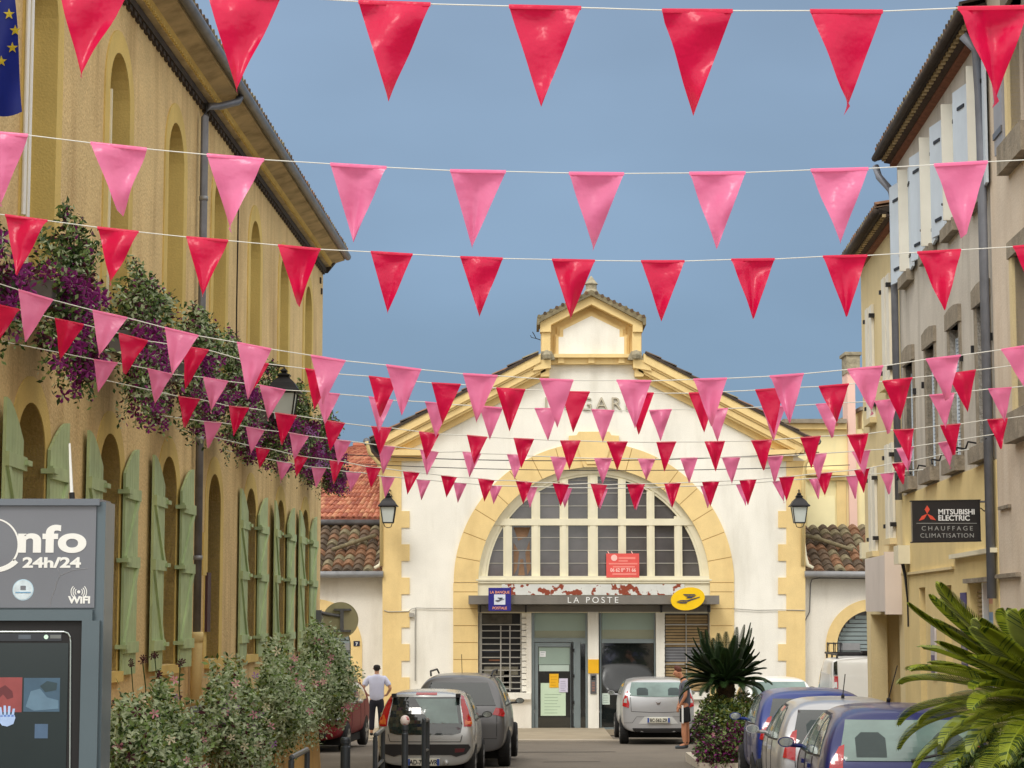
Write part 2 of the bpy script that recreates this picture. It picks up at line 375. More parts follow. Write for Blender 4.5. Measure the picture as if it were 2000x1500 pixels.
for k, (x0, x1) in enumerate(panes):
    for (ya, yb) in ((900, 1013), (1026, 1125)):
        x0c, x1c = x0 - 1, x1 + 1
        xo = max(abs(x0c - 1160), abs(x1c - 1160)); 
        pts = []
        for t in range(9):
            x = x0c + (x1c - x0c) * t / 8; dy = 209 ** 2 - (x - 1160) ** 2
            ytop = 1138 - math.sqrt(dy) if dy > 0 else 1138
            pts.append((x, min(max(ya, ytop), yb)))
        if max(yb - p[1] for p in pts) < 6: continue
        g = MB(); g.pprism(FS, pts + [(x1c, yb), (x0c, yb)], -.31, -.29, M_glass)
        pane = g.build('pane', fr)
        b = MB(); yy = yb - 25
        while yy > ya + 4:
            xa = x0c; xb = x1c
            half = math.sqrt(max(0, 209 ** 2 - (1138 - yy) ** 2)); xa = max(xa, 1160 - half); xb = min(xb, 1160 + half)
            if xb - xa > 5: b.pbox(FS, xa, xb, yy - .8, yy + .8, -.29, -.27, M_bar)
            yy -= 25
        if b.f: b.build('glazing_bar', fr)
# drape seen behind a pane
M_cur = mat('curtain_brown', (128, 100, 78), .9, .2, 6)
mb = MB()
for pts in ([(1003, 1030), (1036, 1030), (1030, 1048), (1012, 1056)], [(1003, 1060), (1014, 1078), (1010, 1110), (1003, 1124)], [(1034, 1056), (1037, 1110), (1030, 1123), (1026, 1080)], [(1016, 1092), (1022, 1092), (1025, 1124), (1012, 1124)]):
    mb.pprism(FS, pts, -.288, -.282, M_cur)
mb.build('curtain', fr)
# band, peeling board, canopy
mb = MB(); mb.pbox(FS, 934, 1386, 1139, 1197, -.4, -.02, M_cream)
mb.build('lintel_band', st)
mb = MB(); mb.pbox(FS, 980, 1337, 1141, 1162, -.02, .02, M_board); b = mb.build('peeling_board', st)
b['label'] = 'white board with rusty red peeling patches'
mb = MB(); CD = .75
mb.pbox(FS, 915, 1405, 1163, 1180, -.02, CD, M_canopy)
mb.pbox(FS, 933, 1388, 1182.5, 1195, -.02, .12, M_canopy)
for x in (938, 1027, 1292, 1385): mb.pbox(FS, x - 1.6, x + 1.6, 1182, 1196, .2, .5, M_iron)
cano = mb.build('canopy', st)
a, h = FS.px(1158, 1177.5, CD + .01)
text_mesh('lettering', 'LA POSTE', .225, FS, a, h, CD + .006, M_signw, cano, sx=1.02, space=1.45)
a, h = FS.px(1150, 801, .03)
M_old = mat('old_lettering', (196, 188, 168), .9, .08, 8)
M_oldd = mat('old_letter_edge', (146, 138, 120), .9, .1)
text_mesh('facade_lettering', 'LA GARE', .50, FS, a, h, .03, M_oldd, st, sx=1.0, ext=.03, space=1.30)
text_mesh('facade_lettering', 'LA GARE', .50, FS, a, h, .033, M_old, st, sx=1.0, ext=.031, space=1.30, bold=-.008)
# raking cornices
def rake(side):
    mb = MB(); q = (lambda x: x) if side == 0 else (lambda x: 2313 - x)
    sl = lambda x: 684 + (1054 - x) * .517
    def bar(xa, xb, o0, o1, d, m): mb.pprism(FS, [(q(xa), sl(xa) + o0), (q(xb), sl(xb) + o0), (q(xb), sl(xb) + o1), (q(xa), sl(xa) + o1)], -.05, d, m)
    bar(738, 1056, 7, 24, .46, M_quoin); bar(748, 1056, 24, 29, .40, M_quoin); bar(742, 1062, 30, 42, .36, M_quoin); bar(752, 1066, 42, 47, .30, M_quoin)
    bar(776, 1070, 47, 62, .08, M_quoin)
    # kneeler, level upper end with bracket
    mb.pprism(FS, [(q(1050), 703), (q(1076), 702), (q(1076), 718), (q(1040), 724)], -.05, .42, M_quoin)
    mb.pprism(FS, [(q(1056), 718), (q(1073), 718), (q(1073), 735), (q(1056), 735)], -.05, .3, M_quoin)
    # horizontal return at the foot
    mb.pprism(FS, [(q(756), 878), (q(832), 878), (q(829), 889), (q(762), 889)], -.05, .4, M_quoin)
    mb.pprism(FS, [(q(764), 889), (q(824), 889), (q(824), 900), (q(764), 900)], -.05, .12, M_quoin)
    mb.pprism(FS, [(q(738), 858), (q(760), 848), (q(760), 879), (q(756), 889), (q(744), 878)], -.05, .38, M_quoin)
    mb.build('raking_cornice', st)
rake(0); rake(1)
# roof (two slopes of dark tiles)
mb = MB()
for side in (0, 1):
    q = (lambda x: x) if side == 0 else (lambda x: 2313 - x)
    E = at(q(722), 857, 56.5); T = at(q(1052), 686, 56.5); v = Vector((0, 15.6, 0))
    E2 = Vector((T.x, 58.0, T.z)); T2 = Vector((at(1157, 632, 56.5).x, 58.0, T.z + abs(at(1157, 632, 56.5).x - T.x) * .517)); v2 = Vector((0, 14.1, 0))
    if side == 0: tile_roof(mb, E, E + v, T + v, T, 40, 11, M_tdark, .05, .04, 3); tile_roof(mb, E2, E2 + v2, T2 + v2, T2, 36, 4, M_tdark, .05, .04, 13)
    else: tile_roof(mb, E + v, E, T, T + v, 40, 11, M_tdark, .05, .04, 4); tile_roof(mb, E2 + v2, E2, T2, T2 + v2, 36, 4, M_tdark, .05, .04, 14)
    # closed boarding below the tiles
    d = Vector((0, 0, -.09)); mb.hexa([E + d, T + d, T + v + d, E + v + d, E + d * .1, T + d * .1, T + v + d * .1, E + v + d * .1], M_dark)
rf = mb.build('roof', st, recalc=False)
for side in (0, 1):
    q = (lambda x: x) if side == 0 else (lambda x: 2313 - x)
    mb = MB(); e = at(q(716), 862, 56.4); mb.tube([e, e + Vector((0, 15, 0))], .1, M_zinc, 8)
    e2 = at(q(748), 880, 56.9); mb.tube([e, at(q(722), 885, 56.6), at(q(740), 905, 56.8), at(q(745), 940, 56.95), at(q(745), 1105, 56.95)], .05, M_yel2, 8)
    mb.build('gutter', st, smooth=True)
# crest (aedicule) over the gable
cr_ = MB()
cr_.pprism(FS, [(1057, 710), (1057, 628), (1155, 578), (1253, 628), (1253, 710)], -.9, -.02, M_quoin)
cr_.pprism(FS, [(1055, 648), (1055, 629), (1155, 575), (1255, 629), (1255, 648), (1236, 648), (1236, 634), (1155, 594), (1076, 634), (1076, 648)], -.02, .42, M_quoin)
for q in (lambda x: x, lambda x: 2310 - x):
    cr_.pprism(FS, [(q(1058), 648), (q(1075), 648), (q(1075), 686), (q(1058), 686)], -.02, .33, M_quoin)
cr_.pprism(FS, [(1083, 697), (1083, 653), (1088, 653), (1088, 638), (1098, 638), (1155, 607), (1212, 638), (1222, 638), (1222, 653), (1228, 653), (1228, 697)], -.02, .06, M_quoin)
cr_.pprism(FS, [(1086, 695), (1086, 656), (1093, 656), (1093, 642), (1155, 611), (1217, 642), (1217, 656), (1224, 656), (1224, 695)], .06, .12, M_quoin)
cr_.pbox(FS, 1082, 1232, 691, 698, -.02, .34, M_quoin); cr_.pbox(FS, 1075, 1237, 698, 711, -.02, .2, M_quoin)
for x in (1096, 1155, 1214): cr_.pbox(FS, x - 6, x + 6, 698, 709, .2, .26, M_quoin)
crest = cr_.build('gable_crest', st)
mb = MB(); mb.pprism(FS, [(1091, 691), (1091, 658), (1100, 658), (1100, 644), (1155, 617), (1210, 644), (1210, 658), (1219, 658), (1219, 691)], .12, .135, M_white2); mb.build('panel', crest)
M_wst = mat('weathered_stone', (158, 150, 128), .95, .3, 7, .8, 20, stain=.7, stain_c=(80, 84, 66))
mb = MB()
mb.pprism(FS, [(1049, 634), (1049, 619), (1155, 566), (1262, 619), (1262, 634), (1256, 634), (1256, 629), (1155, 576), (1054, 629), (1054, 634)], -.95, .55, M_tdark[3])
for i in range(9):
    for s_ in (-1, 1):
        x = 1155 + s_ * (10 + i * 11.5); y = 566 + (10 + i * 11.5) * .495
        mb.tube([at(x, y + 1, 56.43), at(x, y + 1, 57.9)], .05, random.choice(M_tdark), 6)
mb.build('cap_tiles', crest, recalc=False)
mb = MB(); c = at(1155, 570, 56.9)
mb.lathe((c.x, 57.0, c.z - .12), [(.24, 0), (.2, .12), (.15, .2), (.15, .32), (.19, .34), (.12, .42), (.05, .52), (.0, .58)], M_wst, 8); mb.build('finial', crest)
for q in (lambda x: x, lambda x: 2310 - x):
    mb = MB()
    mb.pprism(FS, [(q(1057), 686), (q(1077), 686), (q(1082), 695), (q(1084), 702), (q(1052), 704), (q(1056), 696)], -.3, .40, M_wst)
    c = at(q(1068), 694, 56.6); mb.lathe((c.x, 56.5, c.z), [(.0, -.12), (.1, -.1), (.13, 0), (.08, .1), (0, .14)], M_wst, 8)
    mb.build('scroll_stone', crest)
mb = MB(); mb.tube([at(1056, 664, 57.2), at(1047, 661, 57.2), at(1044, 655, 57.2), at(1040, 648, 57.2)], .012, M_iron, 5); mb.tube([at(1047, 661, 57.2), at(1038, 659, 57.2), at(1036, 655, 57.2)], .01, M_iron, 5)
mb.build('aerial', st)
# shop front, recessed
D = -.25
mb = MB()
mb.pbox(FS, 934, 1038, 1353, 1436, -.35, -.03, M_white); mb.pbox(FS, 1296, 1386, 1353, 1436, -.35, -.03, M_white)
mb.pbox(FS, 1028, 1038, 1196, 1353, -.3, -.06, M_white); mb.pbox(FS, 1148, 1170, 1190, 1436, -.3, .0, M_white2); mb.pbox(FS, 1281, 1298, 1196, 1436, -.3, -.04, M_white2)
mb.pbox(FS, 934, 1386, 1180, 1197, -.35, -.05, M_cream)
mb.build('shopfront_pier', st)
for x0, x1 in ((934, 1037), (1297, 1386)):
    mb = MB(); mb.pbox(FS, x0, x1, 1354, 1366, -.03, .1, M_white2); mb.build('window_sill', st)
for gx0, gx1, gd in ((1019, 1028, -.1), (1291, 1298.5, -.03)):
    mb = MB()
    for i in range(13): mb.pbox(FS, gx0, gx1, 1196 + i * 12, 1206.5 + i * 12, -.3, gd, M_white2)
    mb.build('glass_brick_strip', st)
# left barred window
M_intd = mat('dark_interior', (22, 22, 26), .5, .3, 2)
mb = MB(); mb.pbox(FS, 938, 1019, 1196, 1355, -.33, -.3, M_intd); w = mb.build('side_window', st)
mb = MB(); 
for x0, x1, y0, y1, c in ((942, 1000, 1200, 1218, (92, 88, 80)), (945, 1012, 1302, 1318, (126, 122, 108)), (950, 1000, 1322, 1345, (110, 108, 98)), (984, 998, 1310, 1340, (150, 148, 140)), (955, 978, 1288, 1291, (130, 84, 60)), (940, 975, 1270, 1274, (50, 54, 70))):
    mb.pbox(FS, x0, x1, y0, y1, -.3, -.29, mat('shelf_goods_%d%d' % (x0, y0), c, .6, .3, 6))
mb.build('interior_shelf', w)
mb = MB(); mb.pbox(FS, 936, 941, 1194, 1356, -.3, -.12, M_bar); mb.pbox(FS, 1016, 1020, 1194, 1356, -.3, -.16, M_bar); mb.pbox(FS, 941, 1016, 1194, 1198, -.3, -.16, M_bar)
mb.build('frame', w)
mb = MB()
for y in (1220, 1232, 1246, 1258, 1270, 1284, 1296, 1309, 1321, 1333, 1345): mb.pbox(FS, 940, 1018, y - 1, y + 1, -.14, -.11, M_bar)
for x in (978, 996): mb.pbox(FS, x - 1.2, x + 1.2, 1222, 1350, -.11, -.09, M_bar)
mb.build('window_grille', w)
# right barred window with golden blinds
M_blind = mat('golden_blind', (160, 136, 96), .6, .15, 4); M_blind2 = mat('grey_blind', (126, 128, 134), .6, .1, 4)
mb = MB(); mb.pbox(FS, 1298, 1384, 1196, 1355, -.33, -.3, M_intd); w = mb.build('side_window', st)
for i in range(26):
    y = 1202 + i * 5.7; mb = MB() if i == 0 else mb
    mb.pbox(FS, 1300, 1382, y, y + 4.4, -.3, -.26 - .01 * (i % 2), M_blind2 if 11 <= i < 16 else M_blind)
mb.build('blind', w)
mb = MB()
for y in (1198, 1220, 1258, 1297, 1352): mb.pbox(FS, 1298, 1384, y - 1.3, y + 1.3, -.25, -.2, M_bar)
mb.pbox(FS, 1339, 1342, 1198, 1352, -.26, -.21, M_bar); mb.build('frame', w)
# entrance
mb = MB()
for r_ in ((1038, 1044, 1192, 1436), (1143, 1148, 1192, 1436), (1044, 1143, 1192, 1198), (1044, 1143, 1246, 1254), (1120, 1134, 1254, 1432), (1044, 1120, 1430, 1436), (1134, 1143, 1428, 1436), (1134, 1143, 1254, 1257)):
    mb.pbox(FS, r_[0], r_[1], r_[2], r_[3], D - .08, D + .06, M_door)
dr = mb.build('entrance_door', st)
mb = MB(); mb.pbox(FS, 1044, 1143, 1198, 1246, D - .04, D - .02, M_glassg); mb.build('transom_glass', dr)
mb = MB(); mb.pbox(FS, 1044, 1143, 1232, 1246, D - .02, D - .01, mat('transom_band', (146, 150, 130), .4, .05)); mb.build('transom_band', dr)
mb = MB()
for r_ in ((1045, 1051, 1255, 1430), (1114, 1119, 1255, 1430), (1051, 1114, 1255, 1263), (1051, 1114, 1424, 1430)): mb.pbox(FS, r_[0], r_[1], r_[2], r_[3], D - .03, D + .03, M_door)
leaf = mb.build('door_leaf', dr)
mb = MB(); mb.pbox(FS, 1051, 1114, 1263, 1424, D - .02, D - .01, M_glassr); mb.build('glass', leaf)
mb = MB(); mb.pbox(FS, 1052, 1113, 1264, 1298, D - .01, D - .005, M_glassg); mb.pbox(FS, 1053, 1112, 1299, 1311, D - .01, D, mat('pale_strip', (186, 204, 196), .5, .04)); mb.build('frosted_band', leaf)
mb = MB(); mb.pbox(FS, 1115, 1118.5, 1256, 1432, D + .03, D + .08, M_black)
for y in (1270, 1320, 1372, 1422): mb.pbox(FS, 1118.5, 1122, y - 3, y + 3, D + .03, D + .09, M_black)
mb.build('hinge_post', leaf)
mb = MB(); mb.pbox(FS, 1134, 1143, 1257, 1428, D - .02, D - .01, M_glassr); mb.build('side_glass', dr)
mb = MB(); mb.pbox(FS, 1040, 1150, 1433, 1437, -.2, .25, M_pave); mb.build('doorstep', st)
# right shop window
mb = MB()
for r_ in ((1171, 1175, 1192, 1425), (1277, 1281, 1192, 1425), (1175, 1277, 1192, 1197), (1175, 1277, 1248, 1256), (1175, 1277, 1421, 1425)): mb.pbox(FS, r_[0], r_[1], r_[2], r_[3], D - .06, D + .06, M_door)
sw = mb.build('shop_window', st)
mb = MB(); mb.pbox(FS, 1175, 1277, 1197, 1248, D - .04, D - .02, M_glassg); mb.pbox(FS, 1175, 1277, 1230, 1248, D - .02, D - .01, mat('transom_band2', (150, 154, 132), .4, .05)); mb.build('transom_glass', sw)
mb = MB(); mb.pbox(FS, 1175, 1277, 1256, 1421, D - .04, D - .02, M_glassr); mb.build('glass', sw)
mb = MB(); mb.pbox(FS, 1171, 1281, 1425, 1436, D - .1, -.05, M_pave); mb.build('stall_riser', st)
# notices on the door etc.: things fixed to the glass
def flat_sign(name, label, cat, F, x0, x1, y0, y1, d0, d1, m, group=None):
    mb = MB(); mb.pbox(F, x0, x1, y0, y1, d0, d1, m); o = mb.build(name); return tag(o, label, cat, group)
def pwhite(c): return mat('paper_%d_%d_%d' % c, c, .7, .03, 4)
def notice(label, x0, x1, y0, y1, d, c, lines=5, lc=(120, 130, 124), start=.2, margin=.15, cat='notice', name='notice'):
    a0, h1 = FS.px(x0, y0, d); a1, h0 = FS.px(x1, y1, d)
    t = thing(name, label, cat, FS.p((a0 + a1) / 2, h0, d))
    mb = MB(); mb.fbox(FS, a0, a1, h0, h1, d, d + .006, pwhite(c)); mb.build('sheet', t)
    mb = MB(); ml = pwhite(lc); rnd = random.Random(x0)
    for i in range(lines):
        h = h1 - (h1 - h0) * (start + (1 - start) * i / max(1, lines)); w = (a1 - a0)
        mb.fbox(FS, a0 + w * margin, a1 - w * (margin + rnd.uniform(0, .2)), h - .012, h, d + .006, d + .009, ml)
    if lines: mb.build('printed_lines', t)
    return t
DG = D + .003
notice('large pale green notice sheet low on the entrance door glass', 1056, 1105, 1334, 1398, DG, (204, 226, 200), 7, (150, 174, 150), .34)
notice('amber yellow notice taped on the entrance door glass', 1073, 1091, 1316, 1343, DG + .011, (240, 184, 30), 4, (206, 150, 20))
notice('small lilac white notice beside the amber one on the door', 1092, 1109, 1325, 1352, DG + .02, (214, 210, 232), 6, (150, 150, 176))
notice('small square white sticker in the top corner of the entrance door', 1054, 1066, 1272, 1283, DG, (236, 240, 244), 2, (150, 160, 170))
notice('small white sheet stuck low inside the shop window right of the entrance', 1176, 1191, 1354, 1376, DG, (206, 222, 212), 4, (150, 170, 160))
flat_sign('information_plaque', 'yellow plaque fixed on the white pier beside the entrance door', 'plaque', FS, 1148.5, 1169.5, 1288, 1315, .002, .03, mat('plaque_yellow', (240, 184, 24), .5, .05))
ip = thing('intercom_panel', 'narrow grey intercom panel under the yellow plaque on the pier', 'intercom', FS.p(*FS.px(1159, 1355, 0), 0))
mb = MB(); mb.pbox(FS, 1153, 1165, 1317, 1355, .002, .03, M_zinc); mb.build('panel', ip)
mb = MB(); mb.pbox(FS, 1155, 1163, 1320, 1328, .03, .035, M_glassr); mb.build('screen', ip)
mb = MB(); 
for i in range(4): mb.pbox(FS, 1156.5, 1161.5, 1332 + i * 5, 1335 + i * 5, .03, .04, mat('button_red%d' % i, (150, 110, 100), .5, .05))
mb.build('button', ip)
# bank sign, blue
def sign_root(name, label, cat, F, x, y, d): a, h = F.px(x, y, d); return thing(name, label, cat, F.p(a, h, d))
bs = sign_root('bank_sign', 'dark blue square sign with white bird emblem at the left end of the canopy', 'sign', FS, 976, 1170, .8)
M_blue = mat('sign_blue', (36, 34, 132), .4, .05, 4); M_or = mat('sign_orange_text', (236, 160, 130), .5, .03); M_navy = mat('sign_navy', (26, 34, 60), .5, .05)
mb = MB(); mb.pbox(FS, 954, 998, 1148, 1193, .78, .92, M_blue); mb.build('panel', bs)
mb = MB(); mb.pbox(FS, 965, 987, 1161, 1181, .92, .93, pwhite((214, 222, 236))); mb.build('emblem_square', bs)
BIRD = [(0, .42), (.62, .42), (1.02, .16), (2.0, .16), (2.0, .22), (.98, .42 - .12), (.72, .1)]
def bird(F, cx, cy, s, d, m, parent, shear=.3):
    mb = MB()
    for poly in ([(-.62, .42), (.42, .42), (.62, .30), (-.45, .30)], [(-.36, .24), (.56, .24), (.28, .05), (-.2, .05), (-.05, .16)], [(-.6, -.12), (.0, -.12), (1.0, .2), (1.0, .12), (.15, -.24), (-.9, -.24)], [(-.9, -.3), (.1, -.3), (.02, -.42), (-.45, -.42)]):
        mb.prism(F, [(cx + (x + y * shear) * s, cy + y * s) for x, y in poly], d, d + .01, m)
    return mb.build('bird_emblem', parent)
a, h = FS.px(976, 1171, .93); bird(FS, a, h, .12, .931, M_navy, bs)
text_mesh('lettering', 'LA BANQUE', .095, FS, FS.px(976, 1158, .93)[0], FS.px(976, 1159, .93)[1], .925, M_or, bs, bold=.002)
text_mesh('lettering', 'POSTALE', .095, FS, FS.px(976, 1158, .93)[0], FS.px(976, 1190, .93)[1], .925, M_or, bs, bold=.002)
# yellow oval sign
M_lp = mat('sign_yellow', (246, 202, 8), .35, .04, 4, coat=.2)
os_ = sign_root('oval_sign', 'yellow oval sign with dark bird emblem at the right end of the canopy', 'sign', FS, 1343, 1170, .8)
a, h = FS.px(1343.5, 1169.5, .9); mb = MB(); rot = R(11)
el = [(a + .45 * math.cos(t) * math.cos(rot) - .295 * math.sin(t) * math.sin(rot), h + .45 * math.cos(t) * math.sin(rot) + .295 * math.sin(t) * math.cos(rot)) for t in [2 * math.pi * i / 48 for i in range(48)]]
mb.prism(FS, el, .76, .90, M_lp); mb.build('panel', os_)
bird(FS, a, h, .29, .905, mat('emblem_navy', (46, 56, 84), .5, .04), os_, .45)
# for-sale banner
rb = sign_root('estate_agent_banner', 'red estate agent banner hung in front of the arched window', 'banner', FS, 1216, 1128, 0)
M_rb = mat('banner_red', (226, 88, 82), .6, .06, 5); M_rw = mat('banner_print', (250, 200, 192), .6, .03); M_rw2 = mat('banner_print_faint', (240, 140, 130), .6, .03)
mb = MB(); mb.pbox(FS, 1184, 1248.5, 1081, 1128, .03, .04, M_rb); mb.build('cloth', rb)
mb = MB()
for x0, x1, y0, y1, m in ((1208, 1241, 1088, 1092, M_rw2), (1208, 1226, 1094, 1097, M_rw2), (1189, 1245, 1099.5, 1102.5, M_rw2), (1197, 1240, 1105.5, 1108.5, M_rw2), (1196, 1243, 1119.5, 1123, M_rw2)): mb.pbox(FS, x0, x1, y0, y1, .04, .044, m)
mb.prism(FS, [(FS.px(1199.5, 1089.5, .04)[0] + .085 * math.cos(t), FS.px(1199.5, 1089.5, .04)[1] + .085 * math.sin(t)) for t in [i * math.pi / 8 for i in range(16)]], .04, .046, M_rw)
mb.build('printed_lines', rb)
text_mesh('phone_number', '06 62 09 71 66', .13, FS, *FS.px(1217, 1116.5, .04), .042, M_rw, rb, sx=.86, bold=.004)
mb = MB()
for x in (1190, 1236): mb.tube([FS.p(*FS.px(x, 1082, .035), .035), FS.p(*FS.px(x - 3, 1077, -.1), -.1)], .012, M_rw, 5)
mb.build('tie', rb)
# facade cable and small fittings
mb = MB()
def cable(mb, F, pts, d, m, r=.012): mb.tube([F.p(*F.px(x, y, d), d) for x, y in pts], r, m, 5)
cable(mb, FS, [(750, 1192), (758, 1195), (798, 1194), (804, 1189), (812, 1187), (840, 1188), (884, 1188)], .05, M_bar)
cable(mb, FS, [(1434, 1189), (1480, 1192), (1520, 1191), (1572, 1192)], .05, M_bar); cable(mb, FS, [(812, 1187), (811, 1230), (811, 1330)], .05, M_bar, .02)
mb.pbox(FS, 799, 808, 1197, 1205, 0, .1, M_bar)
mb.build('facade_cable', st)
# ---------------------------------------------------------------- wall lanterns
def lantern(name, label, wall_pt, lamp_top, scale, side):
    """bracket lantern: wall_pt on wall, lamp_top = point above lantern"""
    wp, lt = Vector(wall_pt), Vector(lamp_top); t = thing(name, label, 'street lamp', wp, 0, 'wall lanterns')
    mb = MB(); s = scale
    mb.tube([wp, Vector((wp.x, wp.y, wp.z)).lerp(lt, .5) + Vector((0, 0, .04)), lt + Vector((0, 0, .04)), lt + Vector((0, 0, -.02))], .02 * s, M_iron, 6)
    pts = [wp + Vector((0, 0, -.28 * s))]; d = (lt - wp)
    for i in range(9): 
        k = i / 8; pts.append(wp + d * (.1 + .62 * k) + Vector((0, 0, -.25 * s + .22 * s * k ** .5)))
    mb.tube(pts, .012 * s, M_iron, 5)
    c = wp + d * .55 + Vector((0, 0, -.13 * s)); mb.tube([c + Vector((.0 + .07 * s * math.cos(a) * (d.x and d.x / abs(d.x)), 0, .07 * s * math.sin(a))) for a in [i * .6 for i in range(9)]], .01 * s, M_iron, 5)
    mb.box(wp.x - .03, wp.x + .03, wp.y - .03, wp.y + .03, wp.z - .35 * s, wp.z + .1 * s, M_iron); mb.build('bracket', t, smooth=True)
    def sq(r, h): return [Vector((lt.x + a * r * s, lt.y + b * r * s, lt.z - h * s)) for a, b in ((-1, -1), (1, -1), (1, 1), (-1, 1))]
    mb = MB(); mb.grid([sq(.02, 0), sq(.05, .03), sq(.03, .06), sq(.09, .09), sq(.07, .12), sq(.15, .20), sq(.19, .27), sq(.23, .31), sq(.23, .33), sq(.18, .335)], M_iron, True); mb.build('lamp_cap', t)
    mb = MB(); mb.grid([sq(.165, .335), sq(.115, .70)], M_lamp, True); mb.face(sq(.115, .70), M_lamp); mb.build('lamp_glass', t)
    mb = MB()
    A, B = sq(.172, .335), sq(.12, .71)
    for i in range(4): mb.tube([A[i], B[i]], .012 * s, M_iron, 5); mb.tube([B[i], B[(i + 1) % 4]], .012 * s, M_iron, 5); mb.tube([A[i], A[(i + 1) % 4]], .014 * s, M_iron, 5)
    b = Vector((lt.x, lt.y, lt.z - .71 * s))
    for a, c_ in ((1, 0), (-1, 0)): mb.tube([b + Vector((.11 * s * a, -.1 * s, 0)), b + Vector((.07 * s * a, -.05 * s, -.1 * s)), b + Vector((0, 0, -.12 * s))], .01 * s, M_iron, 5)
    mb.build('lamp_frame', t)
    return t
# station pair: hung from slim arms
for x, nm in ((758.5, 'black lantern on the left corner of the post office facade'), (1560.5, 'black lantern on the right corner of the post office facade')):
    wp = FS.p(*FS.px(x + (4 if x < 1000 else 0), 958, 0), 0); lt = at(x, 962, 56.1); lantern('wall_lantern', nm, wp, lt, 1.12, 1)
# ================================================================ annexes
def annex(side):
    q = (lambda x: x) if side == 0 else (lambda x: 2320 - x)
    FA = Frame((0, 57.35, 0), (1, 0, 0), (0, -1, 0))
    t = thing('annex', 'low cream %s wing of the post office with dark tiled roof and yellow arch' % ('left' if side == 0 else 'right'), 'building', FA.p(FA.px(q(700), 1436)[0], 0, 0))
    cx = 615
    arcp = lambda r: [(q(cx + r * math.cos(R(a))), 1262 - r * math.sin(R(a))) for a in range(180, -1, -6)]
    mb = MB(); pts = [(q(300), 1436), (q(cx - 70), 1436)] + arcp(70) + [(q(cx + 70), 1436), (q(749), 1436), (q(749), 1122), (q(300), 1122)]
    mb.prism(FA, [FA.px(x, y, 0) for x, y in pts], -.4, 0, M_white); mb.build('wall', t)
    mb = MB(); ro = [(q(cx - 70), 1436)] + arcp(70) + [(q(cx + 70), 1436), (q(cx + 92), 1436)] + list(reversed(arcp(92))) + [(q(cx - 92), 1436)]
    mb.prism(FA, [FA.px(x, y, .03) for x, y in ro], -.02, .03, M_quoin); mb.build('arch_surround', t)
    M_sl = mat('roller_slat%d' % side, (136, 150, 152), .5, .12, 2)
    mb = MB(); mb.pprism(FA, [(q(cx - 70), 1436)] + arcp(70) + [(q(cx + 70), 1436)], -.3, -.28, M_zinc); w = mb.build('arch_window', t)
    mb = MB(); y = 1194
    while y < 1430:
        half = math.sqrt(max(0, 69 ** 2 - max(0, 1262 - (y)) ** 2))
        if half > 8: a, b = sorted((q(cx - half), q(cx + half))); mb.pbox(FA, a, b, y, y + 6.5, -.28, -.22, M_sl)
        y += 8.2
    mb.build('shutter_slats', w)
    mb = MB(); a, b = sorted((q(640), q(683))); mb.pbox(FA, a, b, 1256, 1270, -.22, -.17, M_zincl); mb.build('shutter_box', w)
    e = FA.p(*FA.px(q(749), 1117, .35), .35); z = e.z; xi = e.x; xo = FA.p(*FA.px(q(300), 1117, .35), .35).x; z2 = z + 1.35; y0, y1 = e.y, 60.2
    mb = MB()
    if side == 0: tile_roof(mb, (xo, y0, z), (xi, y0, z), (xi, y1, z2), (xo, y1, z2), 22, 9, M_tdark, .10, .05, 5)
    else: tile_roof(mb, (xi, y0, z), (xo, y0, z), (xo, y1, z2), (xi, y1, z2), 22, 9, M_tdark, .10, .05, 6)
    mb.hexa([(min(xi, xo), y0 + .05, z - .12), (max(xi, xo), y0 + .05, z - .12), (max(xi, xo), y1, z2 - .12), (min(xi, xo), y1, z2 - .12), (min(xi, xo), y0 + .05, z - .06), (max(xi, xo), y0 + .05, z - .06), (max(xi, xo), y1, z2 - .06), (min(xi, xo), y1, z2 - .06)], M_dark)
    mb.build('roof', t, recalc=False)
    mb = MB(); mb.tube([(xo, y0 - .08, z - .1), (xi, y0 - .08, z - .06)], .09, M_zincl, 10); mb.build('gutter', t, smooth=True)
    # slumped roll of mortar along the verge
    mb = MB(); k = 1 if side == 0 else -1
    mb.tube([(xi - k * 1.45, y0 + 1.0, z + .62), (xi - k * .9, y0 + 1.5, z + .84), (xi - k * .35, y0 + 2.0, z + 1.05)], .06, M_tdark[3], 6)
    mb.tube([FA.p(*FA.px(q(751), 1060, .3), .3), FA.p(*FA.px(q(748), 1085, .3), .3), FA.p(*FA.px(q(743), 1103, .3), .3), FA.p(*FA.px(q(732), 1110, .35), .35)], .055, M_cream, 8)
    mb.build('rain_pipe', t, smooth=True)
    if side == 0:
        ps = sign_root('house_number', 'small dark blue house number plaque on the yellow arch jamb', 'plaque', FA, 696, 1262, .03)
        mb = MB(); mb.pbox(FA, 690.5, 702.5, 1252, 1262, .032, .045, M_navy); mb.build('plate', ps)
        text_mesh('number', '7', .12, FA, *FA.px(696.5, 1261, .045), .046, M_signw, ps, bold=.003)
    else:
        mb = MB(); cable(mb, FA, [(1571, 1215), (1581, 1195), (1583, 1140), (1586, 1131), (1600, 1129), (1690, 1130)], .04, M_zinc, .014); mb.build('facade_cable', t)
    return t
annex(0); annex(1)
